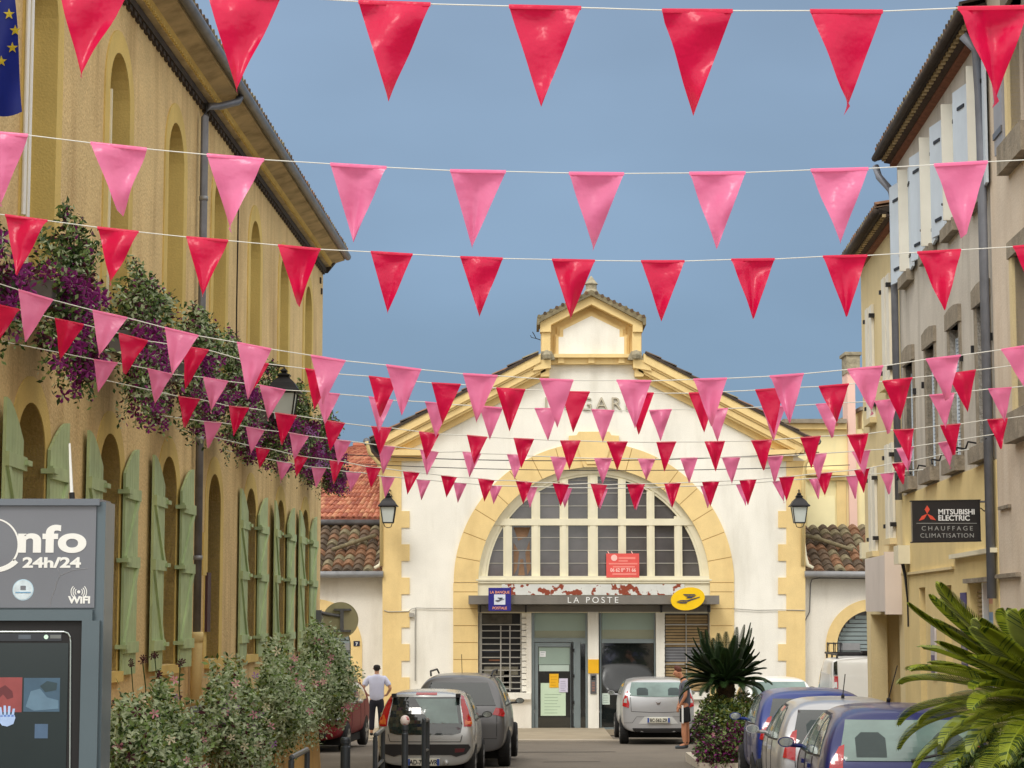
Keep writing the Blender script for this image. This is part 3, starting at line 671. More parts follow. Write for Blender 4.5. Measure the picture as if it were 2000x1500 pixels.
# ================================================================ houses behind
FR = Frame((0, 60.5, 0), (1, 0, 0), (0, -1, 0))
t = thing('red_roofed_house', 'house with bright terracotta tiled roof rising behind the left wing', 'house', (-6, 60.5, 0))
mb = MB(); a1, h1 = FR.px(747, 1022); mb.box(-12, a1, 60.5, 72, 0, h1, M_yel2); mb.build('wall', t)
mb = MB(); e = at(752, 1011, 60.2); rd = at(742, 872, 66)
tile_roof(mb, (-12, e.y, e.z), (e.x + .1, e.y, e.z), (rd.x + .6, rd.y, rd.z), (-4.95, rd.y, rd.z), 56, 19, M_tred, .045, .03, 8)
mb.hexa([(-12, e.y, e.z - .1), (e.x, e.y, e.z - .1), (rd.x + .4, rd.y, rd.z - .1), (-4.9, rd.y, rd.z - .1), (-12, e.y, e.z - .03), (e.x, e.y, e.z - .03), (rd.x + .4, rd.y, rd.z - .03), (-4.9, rd.y, rd.z - .03)], M_tred[2])
mb.tube([(-4.95, rd.y, rd.z + .03), (rd.x + .6, rd.y, rd.z + .03)], .09, M_tred[0], 8)
mb.build('roof', t, recalc=False)
mb = MB(); mb.tube([(-12, e.y - .05, e.z - .14), (e.x, e.y - .05, e.z - .14)], .09, M_zinc, 10); mb.tube([(-12, e.y + .05, e.z - .3), (e.x, e.y + .05, e.z - .3)], .04, M_zincl, 6); mb.build('gutter', t, smooth=True)

FP = Frame((0, 62, 0), (1, 0, 0), (0, -1, 0))
t = thing('pink_striped_house', 'lemon yellow house with pink pilaster behind the right wing', 'house', (9, 62, 0))
mb = MB(); mb.pbox(FP, 1500, 1900, 838, 1436, -8, 0, M_lem); mb.build('wall', t)
mb = MB(); mb.pbox(FP, 1530, 1654, 818, 826, -8, .35, M_stone); mb.pbox(FP, 1530, 1654, 826, 838, -8, .22, M_quoin); mb.pbox(FP, 1576, 1654, 917, 928, 0, .3, M_quoin); mb.pbox(FP, 1576, 1654, 932, 938, 0, .12, M_quoin)
mb.pbox(FP, 1684, 1900, 800, 838, -8, .1, M_lem); mb.pbox(FP, 1680, 1900, 794, 801, -8, .25, M_stone)
mb.build('cornice', t)
mb = MB(); mb.pbox(FP, 1654, 1682, 700, 1436, -.8, .15, M_pinkw); mb.build('pilaster', t)
mb = MB(); mb.pbox(FP, 1653, 1680, 690, 728, -.7, .2, M_wst); mb.pbox(FP, 1650, 1683, 687, 693, -.8, .25, M_wst); mb.build('chimney', t)
mb = MB(); mb.pbox(FP, 1634, 1654, 940, 1060, 0, .05, M_quoin); mb.pbox(FP, 1576, 1632, 968, 1060, 0, .02, mat('lemon_panel', (246, 236, 190), .95, .03)); mb.build('panel', t)
# ================================================================ town hall (left)
LB = 0.0289; lt_ = Vector((LB, 1, 0)).normalized(); ln_ = Vector((1, -LB, 0)).normalized()
FL = Frame((-5.3, 0, 0), lt_, ln_)
S = lambda Y: Y * math.sqrt(1 + LB * LB)
th = thing('town_hall', 'long ochre rendered town hall with green shutters and arched upper windows along the left side', 'building', (-5.3 + LB * 30, 30, .5))
YK = [20.7 + 3.55 * k for k in range(-2, 7)]
def arch_open(c, w, h0, hs, rise, n=14):
    return [(c - w, h0), (c + w, h0), (c + w, hs)] + [(c + w * math.cos(math.pi * i / n), hs + rise * math.sin(math.pi * i / n)) for i in range(1, n)] + [(c - w, hs)]
END = S(44.6); ZW = 10.62
holes = []; WU, WLo = .55, .55
for Yk in YK: holes.append(arch_open(S(Yk), WLo, 2.55, 4.78, .48)); holes.append(arch_open(S(Yk + .1), WU, 6.45, 9.18, .55))
mb = MB(); mb.prism(FL, [(8, -1), (END, -1), (END, ZW), (8, ZW)], -.34, 0, M_ochre, holes); mb.build('wall', th)
mb = MB(); mb.hexa([FL.p(8, -1, -14), FL.p(8, -1, -.345), FL.p(END, -1, -.345), FL.p(END, -1, -14), FL.p(8, ZW, -14), FL.p(8, ZW, -.345), FL.p(END, ZW, -.345), FL.p(END, ZW, -14)], M_ochre); mb.build('gable_wall', th)
for k, Yk in enumerate(YK):
    c = S(Yk)
    for up in (0, 1):
        cc = c + (.1 if up else 0); w = WU; h0, hs, rise = (6.45, 9.18, .55) if up else (2.55, 4.78, .48)
        mb = MB(); o = arch_open(cc, w + .24, h0 - .02, hs, rise + .26); o[0] = (o[0][0], h0); o[1] = (o[1][0], h0)
        poly = [(cc - w - .24, h0), (cc - w, h0), (cc - w, hs)] + [(cc - w * math.cos(math.pi * i / 14), hs + rise * math.sin(math.pi * i / 14)) for i in range(1, 14)] + [(cc + w, hs), (cc + w, h0), (cc + w + .24, h0), (cc + w + .24, hs)] + [(cc + (w + .24) * math.cos(math.pi * i / 14), hs + (rise + .26) * math.sin(math.pi * i / 14)) for i in range(1, 14)] + [(cc - w - .24, hs)]
        mb.prism(FL, poly, -.33, .018 if up else .012, M_ochre2); f = mb.build('window_surround', th)
        mb = MB(); mb.prism(FL, arch_open(cc, w - .002, h0, hs, rise), -.33, -.30, M_glass); mb.build('window_glass', f)
        mb = MB(); mb.fbox(FL, cc - .03, cc + .03, h0, hs + rise - .02, -.30, -.26, M_cream); mb.fbox(FL, cc + w - .06, cc + w - .003, h0, hs, -.30, -.26, M_cream)
        for h in (h0 + .9, h0 + 1.8, hs): mb.fbox(FL, cc - w + .06, cc + w - .06, h - .02, h + .02, -.29, -.27, M_cream)
        if up and k in (2, 3): mb.fbox(FL, cc - w + .0, cc - w + .035, h0, hs, -.02, .04, M_cream)
        mb.build('window_frame', f)
        if not up: mb = MB(); mb.fbox(FL, cc - w - .1, cc + w + .1, h0 - .12, h0 - .002, -.2, .07, M_ochre2); mb.build('sill', f)
# vertical smooth bands between the upper windows' feet
mb = MB()
for Yk in YK:
    for e in (-.79, .55 + .0):
        pass
# shutters
def shutter(hinge, sgn, k, hand):
    """hinge: s coordinate of hinge jamb; sgn -1 opens toward camera, +1 away"""
    w = .80; open_d = .025 + .012 * ((k * 7 + hand) % 3); rnd = random.Random(k * 10 + hand)
    th_ = .032; tip = rnd.uniform(-.01, .05)
    def p(u, h, d): return FL.p(hinge + sgn * u, h, open_d + tip * u / w + d)
    h0 = 2.5; hA, hB = 4.84, 5.18
    mb = MB(); n = 6
    for i in range(n):     # boards
        u0, u1 = w * i / n + .004, w * (i + 1) / n - .004
        t0 = hA + (hB - hA) * math.sin(math.pi / 2 * (u0 / w)); t1 = hA + (hB - hA) * math.sin(math.pi / 2 * (u1 / w))
        mb.hexa([p(u0, h0, 0), p(u1, h0, 0), p(u1, h0, th_), p(u0, h0, th_), p(u0, t0, 0), p(u1, t1, 0), p(u1, t1, th_), p(u0, t0, th_)], M_green)
    for hb in (2.75, 3.75, 4.55):
        mb.hexa([p(-.02, hb, th_), p(w, hb, th_), p(w, hb, th_ + .035), p(-.02, hb, th_ + .035), p(-.02, hb + .13, th_), p(w, hb + .13, th_), p(w, hb + .13, th_ + .035), p(-.02, hb + .13, th_ + .035)], M_green)
    for ha, hb in ((2.88, 3.75), (3.88, 4.55)):
        mb.hexa([p(.02, ha, th_), p(.14, ha, th_), p(.14, ha, th_ + .028), p(.02, ha, th_ + .028), p(w - .14, hb, th_), p(w - .02, hb, th_), p(w - .02, hb, th_ + .028), p(w - .14, hb, th_ + .028)], M_green)
    s_ = mb.build('shutter', th)
    mb = MB()
    for hb in (2.80, 3.8, 4.6): mb.hexa([p(-.1, hb, -.04), p(.1, hb, -.04), p(.1, hb, .10), p(-.1, hb, .10), p(-.1, hb + .05, -.04), p(.1, hb + .05, -.04), p(.1, hb + .05, .10), p(-.1, hb + .05, .10)], M_green)
    mb.build('hinge', s_)
for k, Yk in enumerate(YK):
    if k == 5: continue
    shutter(S(Yk) - .57, -1, k, 0); shutter(S(Yk) + .57, 1, k, 1)
# cornice: dentil line, sloping soffit boards, gutter, tiles
mb = MB()
mb.fbox(FL, 8, END + .02, 10.42, 10.52, 0, .07, M_dark)
i = 8.0
while i < END:
    mb.fbox(FL, i, i + .14, 10.36, 10.43, 0, .05, M_dark); i += .26
def strip(d0, h0, d1, h1, m, th_=.03, s1=None):
    s1 = s1 or END + .15
    mb.hexa([FL.p(8, h0, d0), FL.p(8, h1, d1), FL.p(s1, h1, d1), FL.p(s1, h0, d0), FL.p(8, h0 + th_, d0), FL.p(8, h1 + th_, d1), FL.p(s1, h1 + th_, d1), FL.p(s1, h0 + th_, d0)], m)
strip(.0, 10.52, .14, 10.54, M_soffit); strip(.13, 10.54, .2, 10.62, M_ochre2); strip(.19, 10.62, .44, 10.70, M_soffit); strip(.42, 10.69, .46, 10.76, M_soffit)
mb.build('cornice', th)
mb = MB(); i = 8.0
while i < END: mb.fbox(FL, i, i + .07, 10.545, 10.61, .14, .175, M_ochre2); i += .14
mb.build('dentils', th)
mb = MB(); mb.tube([FL.p(8, 10.78, .50), FL.p(END + .2, 10.78, .50)], .075, M_zinc, 10)
mb.build('gutter', th, smooth=True)
mb = MB(); tile_roof(mb, FL.p(8, 10.90, .50), FL.p(END + .22, 10.90, .50), FL.p(END + .22, 12.7, -7), FL.p(8, 12.7, -7), 150, 16, M_tdark, .06, .04, 9)
mb.hexa([FL.p(8, 10.74, .48), FL.p(END + .19, 10.74, .48), FL.p(END + .19, 12.5, -7), FL.p(8, 12.5, -7), FL.p(8, 10.86, .48), FL.p(END + .19, 10.86, .48), FL.p(END + .19, 12.62, -7), FL.p(8, 12.62, -7)], M_dark)
mb.build('roof', th, recalc=False)
mb = MB(); mb.hexa([FL.p(END, 10.4, -.5), FL.p(END, 10.4, .1), FL.p(END + .12, 10.5, .1), FL.p(END + .12, 10.5, -.5), FL.p(END, 10.74, -.5), FL.p(END, 10.74, .3), FL.p(END + .3, 10.74, .3), FL.p(END + .3, 10.74, -.5)], M_dark); mb.build('eave_end', th)
# downpipe
s0 = S(29.5); mb = MB()
mb.tube([FL.p(s0 + .9, 10.74, .46), FL.p(s0 + .75, 10.60, .44), FL.p(s0 + .4, 10.45, .24), FL.p(s0 + .1, 10.38, .12), FL.p(s0, 10.2, .1), FL.p(s0, 6.2, .1), FL.p(s0, 2.9, .1)], .055, M_zinc, 10)
for h in (9, 7.3, 5.6, 3.95): mb.lathe(FL.p(s0, h, .1), [(.064, 0), (.064, .06)], M_zincl, 10)
dp = mb.build('downpipe', th, smooth=True)
mb = MB(); mb.tube([FL.p(s0, 2.95, .1), FL.p(s0, 2.85, .1), FL.p(s0, 1.9, .1)], .08, M_yel2, 10); mb.lathe(FL.p(s0, 2.82, .1), [(.09, 0), (.095, .1), (.09, .14)], M_yel2, 10); mb.build('pipe_foot', dp, smooth=True)
# crack line, meter box, dark panel in the blind bay
mb = MB(); mb.tube([FL.p(S(33.15), 10.3, .012), FL.p(S(33.1), 8, .012), FL.p(S(33.2), 6.2, .012)], .012, M_dark, 5); mb.build('wall_cable', th)
mb = MB(); mb.fbox(FL, S(30.0), S(30.28), 3.75, 4.35, .0, .09, M_ochre2); mb.build('meter_box', th)
mb = MB(); mb.fbox(FL, S(30.62), S(30.9), 2.95, 3.8, -.02, .05, mat('maroon_panel', (66, 36, 40), .6, .1)); mb.build('panel', th)
# attic ventilation slots near the corner
mb = MB()
for Y_, h in ((44.0, 10.1), (44.2, 9.9), (43.6, 8.4), (44.1, 8.3)): mb.fbox(FL, S(Y_), S(Y_) + .1, h, h + .12, 0, .03, M_dark)
mb.build('tie_plate', th)
# white downpipe and near pipe by the flag
mb = MB()
for Y_ in (20.02, 20.17): mb.tube([FL.p(S(Y_), 10.3, .05), FL.p(S(Y_), 7.0, .05)], .022, M_signw, 8)
mb.build('white_pipe', th)
# stains below window boxes
# ---------------------------------------------------------------- flag of the European Union
fg = thing('european_flag', 'deep blue european flag with yellow stars hanging at the top left', 'flag', FL.p(S(16.6), 8.2, 0))
M_fl = mat('flag_blue', (30, 48, 150), .55, .08, 3, trans=.3); M_star = mat('star_yellow', (238, 214, 60), .5, .05, trans=.2)
YF = 17.3
def flagpt(x, y, k=0):   # gentle folds in depth
    return at(x, y, YF + .05 * math.sin((x + .25 * y) * .06) + k)
rows = []
for j in range(16):
    v = j / 15; row = []
    for i in range(25):
        u = i / 24; xr = 22 + 24 * v + 3 * math.sin(v * 5); xl = -185 + 10 * v; x = xl + (xr - xl) * u
        y = -60 + v * (300 - 26 * u - 20 * (1 - u) * 0) + 10 * math.sin(u * 9) * v; row.append(flagpt(x, y))
    rows.append(row)
mb = MB(); mb.grid(rows, M_fl); mb.build('cloth', fg, smooth=True)
for i in range(12):
    a = i * math.pi / 6 + .1; cx_, cy_ = -36 + 66 * math.cos(a), 66 - 66 * math.sin(a)
    pts = [flagpt(cx_ + (11.5 if t % 2 == 0 else 4.6) * math.sin(t * math.pi / 5), cy_ - (11.5 if t % 2 == 0 else 4.6) * math.cos(t * math.pi / 5), -.02) for t in range(10)]
    c_ = flagpt(cx_, cy_, -.022); mb = MB()
    for t in range(10): mb.face([c_, pts[t], pts[(t + 1) % 10]], M_star)
    mb.build('star', fg, recalc=False)
mb = MB(); p0 = at(-186, -66, YF); mb.tube([FL.p(S(17.9), p0.z - .9, 0), Vector((p0.x, YF, p0.z + .1))], .02, M_signw, 8); mb.tube([Vector((p0.x, YF, p0.z + .05)), at(25, -64, YF)], .012, M_signw, 6); mb.build('flagpole', fg)
# lantern on the town hall
wp = FL.p(S(33.2), CZ + (1200 - 708) * 33.2 / FPX, 0); lt = at(555, 720, 33.0)
lantern('wall_lantern', 'large black lantern on a bracket from the ochre town hall wall', wp, lt, 1.14, 1)
# round sign seen from behind
rs = thing('round_road_sign', 'round road sign seen from behind on an arm from the town hall corner', 'sign', at(622, 1200, 43.6))
M_sb = mat('sign_back', (186, 178, 140), .6, .08, 3, stain=.4, stain_c=(120, 112, 90))
c = at(665, 1211, 43.5); mb = MB(); mb.lathe((c.x, c.y, c.z), [(.36, .012), (.362, 0), (.35, -.012)], M_sb, 40, 'y'); mb.build('disc', rs)
mb = MB(); mb.lathe((c.x, c.y, c.z), [(.348, -.014), (.365, -.018), (.365, .02), (.35, .02)], M_sb, 40, 'y'); mb.build('rim', rs)
mb = MB(); mb.tube([at(619, 1196, 43.45), at(668, 1204, 43.45)], .035, M_zinc, 8); mb.box(c.x - .0, c.x + .07, 43.38, 43.47, c.z - .2, c.z + .2, M_zinc); mb.box(c.x - .13, c.x + .22, 43.40, 43.48, c.z + .19, c.z + .23, M_zinc); mb.box(c.x - .13, c.x + .22, 43.40, 43.48, c.z - .24, c.z - .2, M_zinc)
mb.box(c.x - .5, c.x - .38, 43.3, 43.55, c.z - .25, c.z + .2, M_zinc); mb.build('mounting_bracket', rs)
# ---------------------------------------------------------------- terrace wall in front of the town hall
FT = Frame((-3.89, 0, 0), Vector((.0317, 1, 0)), Vector((1, -.0317, 0)))
tw = thing('terrace_wall', 'low ochre rendered terrace wall in front of the town hall', 'wall', (-2.9, 31, .6))
mb = MB(); F = FT
ZT = CZ - 1.29
mb.hexa([F.p(15, 0, -1.2), F.p(15, 0, .12), F.p(31.9, 0, .12), F.p(31.9, 0, -1.2), F.p(15, ZT, -1.2), F.p(15, ZT, .0), F.p(31.7, ZT, 0), F.p(31.7, ZT, -1.2)], M_ochre_low)
mb.build('rendered_wall', tw)
mb = MB(); mb.fbox(F, 15, 31.3, ZT + .002, ZT + .05, -.32, .04, M_zincl); mb.build('coping', tw)

# ================================================================ right side houses
RB = 0.0434; FRW = Frame((5.0, 0, 0), Vector((RB, 1, 0)), Vector((-1, RB, 0)))
SR = lambda Y: Y * math.sqrt(1 + RB * RB)
def rect(s0, s1, h0, h1): return [(s0, h0), (s1, h0), (s1, h1), (s0, h1)]
F = FRW; Z0 = CZ
# --- grey rendered house with stone framed windows
gh = thing('grey_house', 'grey rendered house with stone framed windows over a yellow shopfront on the right', 'house', F.p(SR(31), .5, 0))
sA, sB = SR(26.9), SR(35.5); UY = [27.75, 29.85, 31.95, 34.3]; LY = [27.75, 30.0, 32.25, 34.5]
holes = [rect(SR(y) - .42, SR(y) + .42, Z0 + 5.55, Z0 + 7.12) for y in UY] + [rect(SR(y) - .42, SR(y) + .42, Z0 + 2.2, Z0 + 4.08) for y in LY]
mb = MB(); mb.prism(F, rect(sA, sB, Z0 + 1.96, Z0 + 7.62), -.3, 0, M_greyp, holes); mb.build('wall', gh)
mb = MB(); mb.hexa([F.p(sA, -1, -9), F.p(sB, -1, -9), F.p(sB, -1, -.305), F.p(sA, -1, -.305), F.p(sA, Z0 + 7.62, -9), F.p(sB, Z0 + 7.62, -9), F.p(sB, Z0 + 7.62, -.305), F.p(sA, Z0 + 7.62, -.305)], M_yel); mb.build('side_wall', gh)
for y in LY:
    c = SR(y); mb = MB()
    mb.fbox(F, c - .58, c - .42, Z0 + 2.2, Z0 + 4.08, -.1, .02, M_stone); mb.fbox(F, c + .42, c + .58, Z0 + 2.2, Z0 + 4.08, -.1, .02, M_stone)
    mb.prism(F, [(c - .60, Z0 + 4.08), (c + .60, Z0 + 4.08), (c + .60, Z0 + 4.32), (c + .2, Z0 + 4.36), (c - .2, Z0 + 4.36), (c - .60, Z0 + 4.32)], -.1, .05, M_stone)
    mb.fbox(F, c - .6, c + .6, Z0 + 1.99, Z0 + 2.2, -.2, .14, M_stone); f = mb.build('window_surround', gh)
    mb = MB(); mb.fbox(F, c - .42, c + .42, Z0 + 2.2, Z0 + 4.08, -.25, -.2, M_glass); mb.build('glass', f)
    mb = MB()
    for sx in (-1, 1):
        a, b = (c - .41, c - .01) if sx < 0 else (c + .01, c + .41)
        mb.fbox(F, a, a + .04, Z0 + 2.21, Z0 + 3.95, -.14, -.075, M_shw); mb.fbox(F, b - .04, b, Z0 + 2.21, Z0 + 3.95, -.14, -.075, M_shw); h = Z0 + 2.21
        while h < Z0 + 3.93: mb.fbox(F, a + .04, b - .04, h, h + .035, -.13, -.085, M_shw); h += .055
    mb.build('louvred_shutter', f)
    mb = MB()
    for sx in (-1, 1): mb.tube([F.p(c + sx * .64, Z0 + 2.28, 0), F.p(c + sx * .64, Z0 + 2.30, .12), F.p(c + sx * .78, Z0 + 2.22, .13)], .014, M_iron, 5)
    for sx in (-1, 1): mb.fbox(F, c + sx * .66 - .02, c + sx * .66 + .02, Z0 + 3.5, Z0 + 3.6, 0, .05, M_iron)
    mb.build('shutter_catch', f)
for y in UY:
    c = SR(y); mb = MB()
    mb.fbox(F, c - .55, c + .55, Z0 + 5.35, Z0 + 5.53, -.2, .12, M_stone)
    mb.fbox(F, c - .5, c - .42, Z0 + 5.55, Z0 + 7.12, -.1, .01, M_yel); mb.fbox(F, c + .42, c + .5, Z0 + 5.55, Z0 + 7.12, -.1, .01, M_yel); mb.fbox(F, c - .52, c + .52, Z0 + 7.12, Z0 + 7.2, -.1, .03, M_yel)
    f = mb.build('window_surround', gh)
    mb = MB(); mb.fbox(F, c - .42, c + .42, Z0 + 5.55, Z0 + 7.12, -.25, -.2, M_glass); mb.build('glass', f)
    for sx in (-1, 1):
        tip = .10 if sx > 0 else .03; w = .56
        def p(u, h, d): return F.p(c + sx * (.44 + u), h, .03 + tip * u / w + d)
        mb = MB(); h0, h1 = Z0 + 5.5, Z0 + 7.16
        mb.hexa([p(0, h0, 0), p(w, h0, 0), p(w, h0, .035), p(0, h0, .035), p(0, h1, 0), p(w, h1, 0), p(w, h1, .035), p(0, h1, .035)], M_shw)
        if sx < 0: mb.hexa([F.p(c - .47, h0, .03), F.p(c - .43, h0, .03), F.p(c - .43, h0, .22), F.p(c - .47, h0, .22), F.p(c - .47, h1, .03), F.p(c - .43, h1, .03), F.p(c - .43, h1, .22), F.p(c - .47, h1, .22)], M_shc)
        sh = mb.build('shutter', f)
        mb = MB()
        for h in (h0 + .2, h1 - .3): mb.hexa([p(.1, h, .035), p(.36, h, .035), p(.36, h, .05), p(.1, h, .05), p(.1, h + .045, .035), p(.36, h + .045, .035), p(.36, h + .045, .05), p(.1, h + .045, .05)], M_iron)
        mb.tube([F.p(c + sx * .44, Z0 + 5.9, 0), F.p(c + sx * .44, Z0 + 5.9, .1)], .02, M_iron, 5)
        mb.build('strap_hinge', sh)
def eave(t, F, s0, s1, z, ov, m_tiles, seed, rise=1.5, run=5, endcap=.3):
    mb = MB()
    def strip(d0, h0, d1, h1, m, th_=.05): mb.hexa([F.p(s0, h0, d0), F.p(s0, h1, d1), F.p(s1 + endcap, h1, d1), F.p(s1 + endcap, h0, d0), F.p(s0, h0 + th_, d0), F.p(s0, h1 + th_, d1), F.p(s1 + endcap, h1 + th_, d1), F.p(s1 + endcap, h0 + th_, d0)], m)
    strip(0, z - .02, .10, z + .0, M_joint2); strip(.08, z + .04, .20, z + .06, M_darkt); strip(.18, z + .10, ov, z + .13, M_dark)
    mb.build('cornice', t)
    mb = MB(); i = s0
    while i < s1: mb.fbox(F, i, i + .1, z + .05, z + .10, .2, .26, M_soffit); i += .22
    mb.build('dentils', t)
    mb = MB(); tile_roof(mb, F.p(s0, z + .24, ov + .04), F.p(s1 + endcap, z + .24, ov + .04), F.p(s1 + endcap, z + .24 + rise, -run), F.p(s0, z + .24 + rise, -run), int((s1 - s0) / .21), 10, m_tiles, .06, .04, seed)
    mb.hexa([F.p(s0, z + .1, ov), F.p(s1 + endcap, z + .1, ov), F.p(s1 + endcap, z + .1 + rise, -run), F.p(s0, z + .1 + rise, -run), F.p(s0, z + .2, ov), F.p(s1 + endcap, z + .2, ov), F.p(s1 + endcap, z + .2 + rise, -run), F.p(s0, z + .2 + rise, -run)], M_dark)
    mb.build('roof', t, recalc=False)
    mb = MB(); mb.tube([F.p(s0, z + .14, ov + .05), F.p(s1 + endcap, z + .14, ov + .05)], .06, M_dark, 8); mb.build('gutter', t, smooth=True)
M_joint2 = mat('eave_brick', (134, 84, 62), .9, .25, 9); M_darkt = mat('eave_tile_dark', (76, 60, 50), .9, .35, 12, .6, 30)
eave(gh, F, sA - .1, sB, Z0 + 7.60, .30, M_tdark, 21, endcap=.15)
# downpipe at the far corner
mb = MB(); s0 = sB - .06
mb.tube([F.p(s0 + .2, Z0 + 7.6, .34), F.p(s0 + .1, Z0 + 7.4, .3), F.p(s0, Z0 + 7.15, .12), F.p(s0, Z0 + 6.9, .09), F.p(s0, Z0 + 1.9, .09)], .06, M_zincb, 10)
mb.build('downpipe', gh, smooth=True)
mb = MB(); s0 = sA + .12; mb.tube([F.p(s0, Z0 + 7.5, .3), F.p(s0, Z0 + 7.3, .13), F.p(s0, Z0 + 6.0, .1), F.p(s0, Z0 + .2, .1)], .06, M_zincb, 10); mb.build('downpipe', gh, smooth=True)
# shopfront floor below
mb = MB(); hs = [rect(SR(33.1), SR(33.75), -.6, Z0 + .42), rect(SR(30.6), SR(31.25), -.6, Z0 + .42), rect(SR(27.35), SR(29.05), Z0 - .9, Z0 + .42)]
mb.prism(F, rect(sA, sB, -1, Z0 + 1.955), -.3, .03, M_yel2, hs)
mb.build('shop_wall', gh)
mb = MB(); mb.fbox(F, sA + .05, SR(30.2), Z0 + .78, Z0 + .84, .03, .12, M_cream); mb.fbox(F, SR(30.3), sB, Z0 + .64, Z0 + .68, .03, .07, M_yel); mb.fbox(F, SR(27.25), SR(29.2), Z0 + .42, Z0 + .48, .03, .10, M_stone); mb.build('shop_ledge', gh)
mb = MB(); mb.fbox(F, SR(33.1), SR(33.75), -.6, Z0 + .42, -.35, -.3, M_soffit); mb.fbox(F, SR(30.6), SR(31.25), -.6, Z0 + .42, -.35, -.3, M_soffit); mb.build('shop_door', gh)
mb = MB(); mb.fbox(F, SR(27.35), SR(29.05), Z0 - .9, Z0 + .42, -.2, -.15, M_glassr); w = mb.build('shop_display', gh)
mb = MB(); h = Z0 - .85
while h < Z0 + .35: mb.fbox(F, SR(28.42), SR(29.0), h, h + .035, -.1, -.06, M_blind); h += .06
mb.build('blind', w)
mb = MB(); mb.fbox(F, SR(28.32), SR(28.42), Z0 - .9, Z0 + .42, -.12, -.02, M_signw); mb.fbox(F, SR(27.35), SR(29.05), Z0 - .95, Z0 - .88, -.1, .05, M_signw); mb.build('frame', w)
sp_ = thing('sunset_poster', 'poster with pink and blue sunset bands in the yellow shopfront window', 'poster', F.p(SR(27.9), Z0 - .3, 0)); mb = MB()
for i, c in enumerate(((196, 130, 130), (214, 156, 128), (222, 196, 140), (128, 158, 196), (150, 180, 214), (170, 196, 210))): mb.fbox(F, SR(27.42), SR(28.28), Z0 + .36 - .11 * (i + 1), Z0 + .36 - .11 * i, -.1, -.085, pwhite(c))
mb.build('printed_sheet', sp_)
for i, (a, b, h0, h1, c, lab) in enumerate(((29.3, 29.75, .08, .30, (76, 70, 120), 'small violet poster on the yellow shopfront pier'), (29.3, 29.75, -.75, .02, (96, 92, 118), 'tall dusky violet poster below the small one on the shopfront pier'), (32.0, 32.5, -.95, -.1, (196, 190, 190), 'tall pale arched sign on the pier between the two shop doors'))):
    t = thing('poster' if i < 2 else 'arched_sign', lab, 'poster' if i < 2 else 'sign', F.p(SR(a), Z0 + h0, 0)); mb = MB()
    if i < 2: mb.fbox(F, SR(a), SR(b), Z0 + h0, Z0 + h1, .032, .05, pwhite(c))
    else: mb.prism(F, arch_open(SR(32.25), .2, Z0 + h0, Z0 + h1 - .2, .25), .032, .06, pwhite(c))
    mb.build('panel', t); mb = MB(); mb.fbox(F, SR(a) + .08, SR(b) - .08, Z0 + h0 + .1 * (h1 - h0), Z0 + h0 + .4 * (h1 - h0), .05 if i < 2 else .06, .055 if i < 2 else .065, pwhite((150, 140, 150) if i < 2 else (110, 100, 130))); mb.build('printed_block', t)
mb = MB(); mb.fbox(F, SR(34.65), SR(35.2), Z0 + .82, Z0 + 1.12, .03, .22, M_cream); 
bx = thing('junction_box', 'pale grey junction box with hanging cables on the yellow shopfront corner', 'box', F.p(SR(35), Z0 + .8, 0)); mb.build('casing', bx)
mb = MB(); 
for dx in (0, .12, .25): mb.tube([F.p(SR(34.75) + dx, Z0 + .82, .12), F.p(SR(34.8) + dx * .6, Z0 + .6, .08), F.p(SR(34.9), Z0 + .2, .05), F.p(SR(34.9), Z0 - .2, .05)], .014, M_iron, 5)
mb.build('cable', bx)
# --- projecting heating sign
SY = 27.2; FSg = Frame((0, SY, 0), (1, 0, 0), (0, -1, 0))
hs_ = thing('projecting_shop_sign', 'black rectangular heating and cooling shop sign with red three diamond emblem', 'sign', at(1950, 1020, SY))
M_sgn = mat('sign_black', (30, 30, 34), .3, .1, 2, coat=.3); M_rd = mat('emblem_red', (226, 84, 60), .4, .04); M_grt = mat('sign_grey_text', (158, 160, 158), .5, .04)
mb = MB(); mb.pprism(FSg, [(1781, 979), (1914, 977), (1916, 1056), (1783, 1059)], -.09, .0, M_sgn); mb.build('panel', hs_)
mb = MB(); mb.pprism(FSg, [(1779.5, 977.5), (1915.5, 975.5), (1915.5, 977.5), (1779.5, 979.5)], -.1, .01, M_black); mb.pprism(FSg, [(1781, 1058), (1917, 1055.5), (1917, 1057.5), (1781, 1060)], -.1, .01, M_black); mb.build('frame', hs_)
mb = MB()
for pts in ([(1811, 987), (1816, 995), (1811, 1003.5), (1806, 995)], [(1811, 1003.5), (1805, 1014), (1795, 1017), (1800.5, 1008)], [(1811, 1003.5), (1821.5, 1008), (1828, 1016), (1817.5, 1014)]): mb.pprism(FSg, pts, .0, .006, M_rd)
mb.build('emblem', hs_)
ppm = FPX / SY
def stext(body, x, y, hpx, m, wpx, **k):
    size = hpx / ppm / .70; a, h = FSg.px(x, y, .002)
    return text_mesh('lettering', body, size, FSg, a, h, .003, m, hs_, **k)
stext('MITSUBISHI', 1832, 1004.5, 10, M_signw, 70, align='LEFT', bold=.002, sx=1.0); stext('ELECTRIC', 1832, 1016.5, 10, M_signw, 60, align='LEFT', bold=.002, sx=1.0)
stext('CHAUFFAGE', 1850, 1036, 8.5, M_grt, 110, space=1.5, sx=1.08); stext('CLIMATISATION', 1850, 1050, 8.5, M_grt, 110, space=1.2, sx=1.02)
mb = MB(); mb.pbox(FSg, 1790, 1908, 1021.5, 1022.5, 0, .004, M_grt); mb.build('rule', hs_)
mb = MB(); mb.tube([at(1914, 980, SY), at(1955, 979, SY)], .014, M_zinc, 6); mb.tube([at(1915, 992, SY), at(1922, 998, SY), at(1935, 997, SY), at(1955, 1012, SY)], .008, M_iron, 5)
